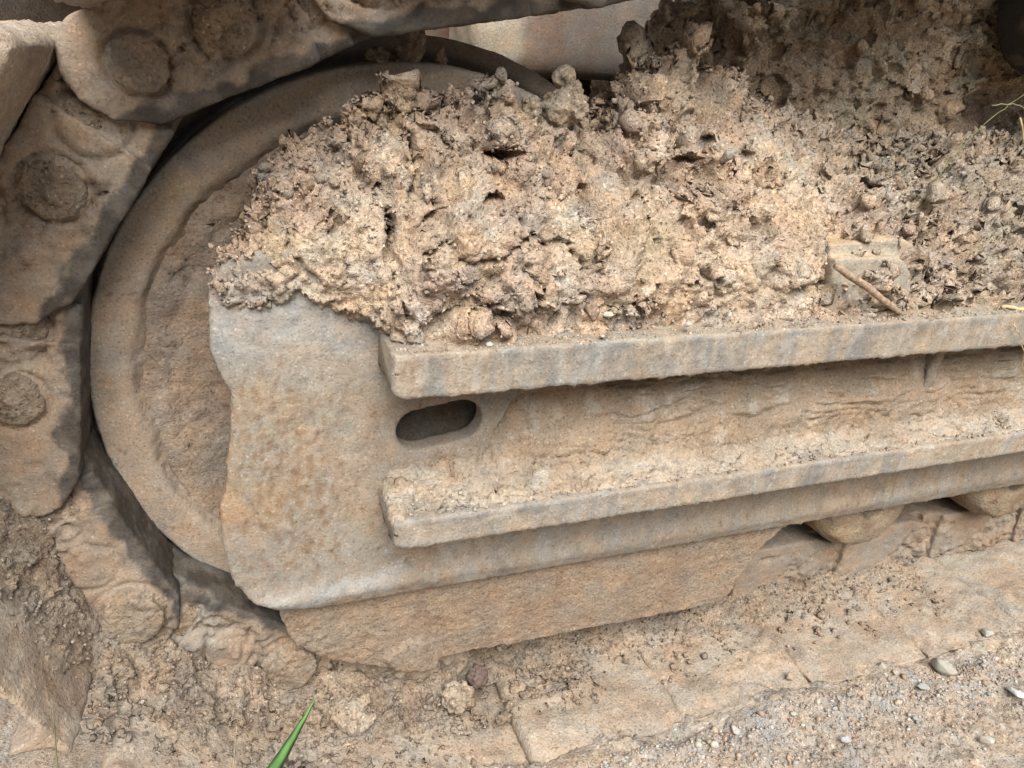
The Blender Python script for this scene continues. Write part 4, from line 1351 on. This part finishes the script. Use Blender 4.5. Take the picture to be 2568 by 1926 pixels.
def gravel():
    n = 2000
    x = rng.uniform(.15, .95, n)
    y = -.20 - np.abs(rng.normal(0, .05, n))
    m = (x > .15) & (y > -.45)
    x, y = x[m], y[m]
    z = np.full(len(x), ZG - .002)
    r = rng.uniform(.0010, .0030, len(x)) * np.where(rng.random(len(x)) < .07, 1.9, 1)
    # seat each grain on the ground sheet
    g = bpy.data.objects['ground'].data
    from mathutils.bvhtree import BVHTree
    gc = get_co(g)
    pq = np.empty(len(g.loops), np.int32); g.loops.foreach_get('vertex_index', pq)
    sel = pq.reshape(-1, 4)
    mid = gc[sel[:, 0]]
    keep = (mid[:, 0] > .0) & (mid[:, 0] < 1.0) & (mid[:, 1] > -.6) & (mid[:, 1] < -.1)
    bv = BVHTree.FromPolygons([tuple(map(float, c)) for c in gc], sel[keep].tolist())
    for i in range(len(x)):
        h = bv.ray_cast(Vector((x[i], y[i], 1)), Vector((0, 0, -1)))
        if h[0] is not None:
            z[i] = h[0].z
    o = scatter_crumbs('gravel', np.stack([x, y, z + r * .3], -1), r, None,
                       [(.44, .40, .35), (.36, .35, .33), (.50, .47, .42), (.42, .28, .19), (.36, .25, .18), (.48, .36, .27), (.32, .33, .33), (.44, .32, .23), (.44, .32, .23), (.40, .30, .22), (.46, .34, .25)], ROCK, 21)
    tag(o, 'fine mixed gravel strewn over the ground beside the shoe ends', 'gravel', kind='stuff')
gravel()

# ------------------------------------------------------------------ stick, straws and grass
def tube(path, radii, seg=8):
    bm = new_bm()
    rows = []
    path = [Vector(p) for p in path]
    for i, p in enumerate(path):
        t = (path[min(i + 1, len(path) - 1)] - path[max(i - 1, 0)]).normalized()
        u = t.orthogonal().normalized(); v = t.cross(u)
        rows.append([bm.verts.new(p + (u * math.cos(2 * math.pi * k / seg) + v * math.sin(2 * math.pi * k / seg)) * radii[i]) for k in range(seg)])
    for A, B in zip(rows[:-1], rows[1:]):
        for k in range(seg):
            bm.faces.new((A[k], A[(k + 1) % seg], B[(k + 1) % seg], B[k]))
    bm.faces.new(rows[0][::-1]); bm.faces.new(rows[-1])
    me = bm_to_mesh(bm)
    smooth_shade(me)
    return me

def curve_pts(P0, P1, sag, n=14, wob=.002, seed=0):
    r = random.Random(seed)
    P0, P1, sag = Vector(P0), Vector(P1), Vector(sag)
    return [P0.lerp(P1, i / (n - 1)) + sag * math.sin(math.pi * i / (n - 1)) + Vector((r.uniform(-wob, wob), r.uniform(-wob, wob), r.uniform(-wob, wob))) * (0 < i < n - 1) for i in range(n)]

pts = curve_pts((.383, -.142, .145), (.480, -.150, .092), (0, 0, .001), 12, .0007, 1)
me = tube(pts, [.0030, .0036, .0039, .0036, .0039, .0041, .0039, .0036, .0034, .0032, .0026, .0014], 10)
tag(link('stick', me, WOOD), 'broken weathered stick leaning on the upper ledge below the roller bracket', 'stick')
me = tube(curve_pts((.630, -.145, .092), (.690, -.160, .078), (0, 0, .004), 10, .0015, 2), [.0022] * 9 + [.001], 7)
tag(link('twig', me, DRYGR), 'dry straw lying over the end of the upper ledge at the right edge', 'twig')

def stem(P0, P1, sag, r, mat, label, seed, cat='grass'):
    me = tube(curve_pts(P0, P1, sag, 18, .001, seed), [r * (1 - .6 * i / 17) for i in range(18)], 6)
    tag(link('dry_grass', me, mat), label, cat, 'grass stems')
stem((.655, .01, .200), (.765, .0, .318), (-.006, 0, .012), .0008, PALEGR, 'thin greenish stem leaning up to the right in front of the mud wall', 3)
stem((.640, -.05, .296), (.72, -.05, .262), (.010, 0, .016), .0007, PALEGR, 'short arched pale stem at the right edge below the carrier roller', 4)
stem((.690, -.05, .285), (.775, -.06, .105), (.012, 0, .0), .0010, DRYGR, 'long drooping dry stem down the right edge above the ledge', 5)
stem((.628, -.166, .079), (.668, -.167, .020), (.008, 0, 0), .0007, DRYGR, 'hair thin straw hanging off the end of the upper ledge', 6)

def blade(P0, P1, width, bend, mat, label):
    P0, P1, bend = Vector(P0), Vector(P1), Vector(bend)
    n = 16
    bm = new_bm()
    rows = []
    d = (P1 - P0).normalized()
    side = d.cross(Vector((.25, .9, -.3))).normalized()
    nrm = d.cross(side).normalized()
    for i in range(n):
        f = i / (n - 1)
        c = P0.lerp(P1, f) + bend * math.sin(math.pi * f)
        wd = width * (1 - f ** 1.6) * .5 + .0002
        rows.append([bm.verts.new(c - side * wd), bm.verts.new(c + nrm * wd * .35), bm.verts.new(c + side * wd), bm.verts.new(c + nrm * (wd * .35 + .0004) )])
    for A, B in zip(rows[:-1], rows[1:]):
        for k in range(4):
            bm.faces.new((A[k], A[(k + 1) % 4], B[(k + 1) % 4], B[k]))
    bm.faces.new(rows[0][::-1]); bm.faces.new(rows[-1])
    me = bm_to_mesh(bm)
    smooth_shade(me)
    tag(link('grass_plant', me, mat), label, 'grass', 'grass at the bottom edge')
blade((-.318, -.275, -.398), (-.132, -.225, -.182), .030, (.012, 0, -.004), GRASS, 'bright green grass blade standing at the bottom edge')
blade((-.345, -.215, -.395), (-.321, -.2, -.153), .0030, (.0, 0, .0), PALEGR, 'thin pale green grass stalk at the bottom left corner')
blade((-.250, -.250, -.396), (-.194, -.235, -.184), .0034, (.008, 0, 0), DRYGR, 'thin dry straw beside the green grass blade')

# ------------------------------------------------------------------ lift everything so that the ground lies near zero
for o in list(COL.objects):
    if o.parent is None and o.type in ('MESH', 'EMPTY'):
        o.location.z += ZI
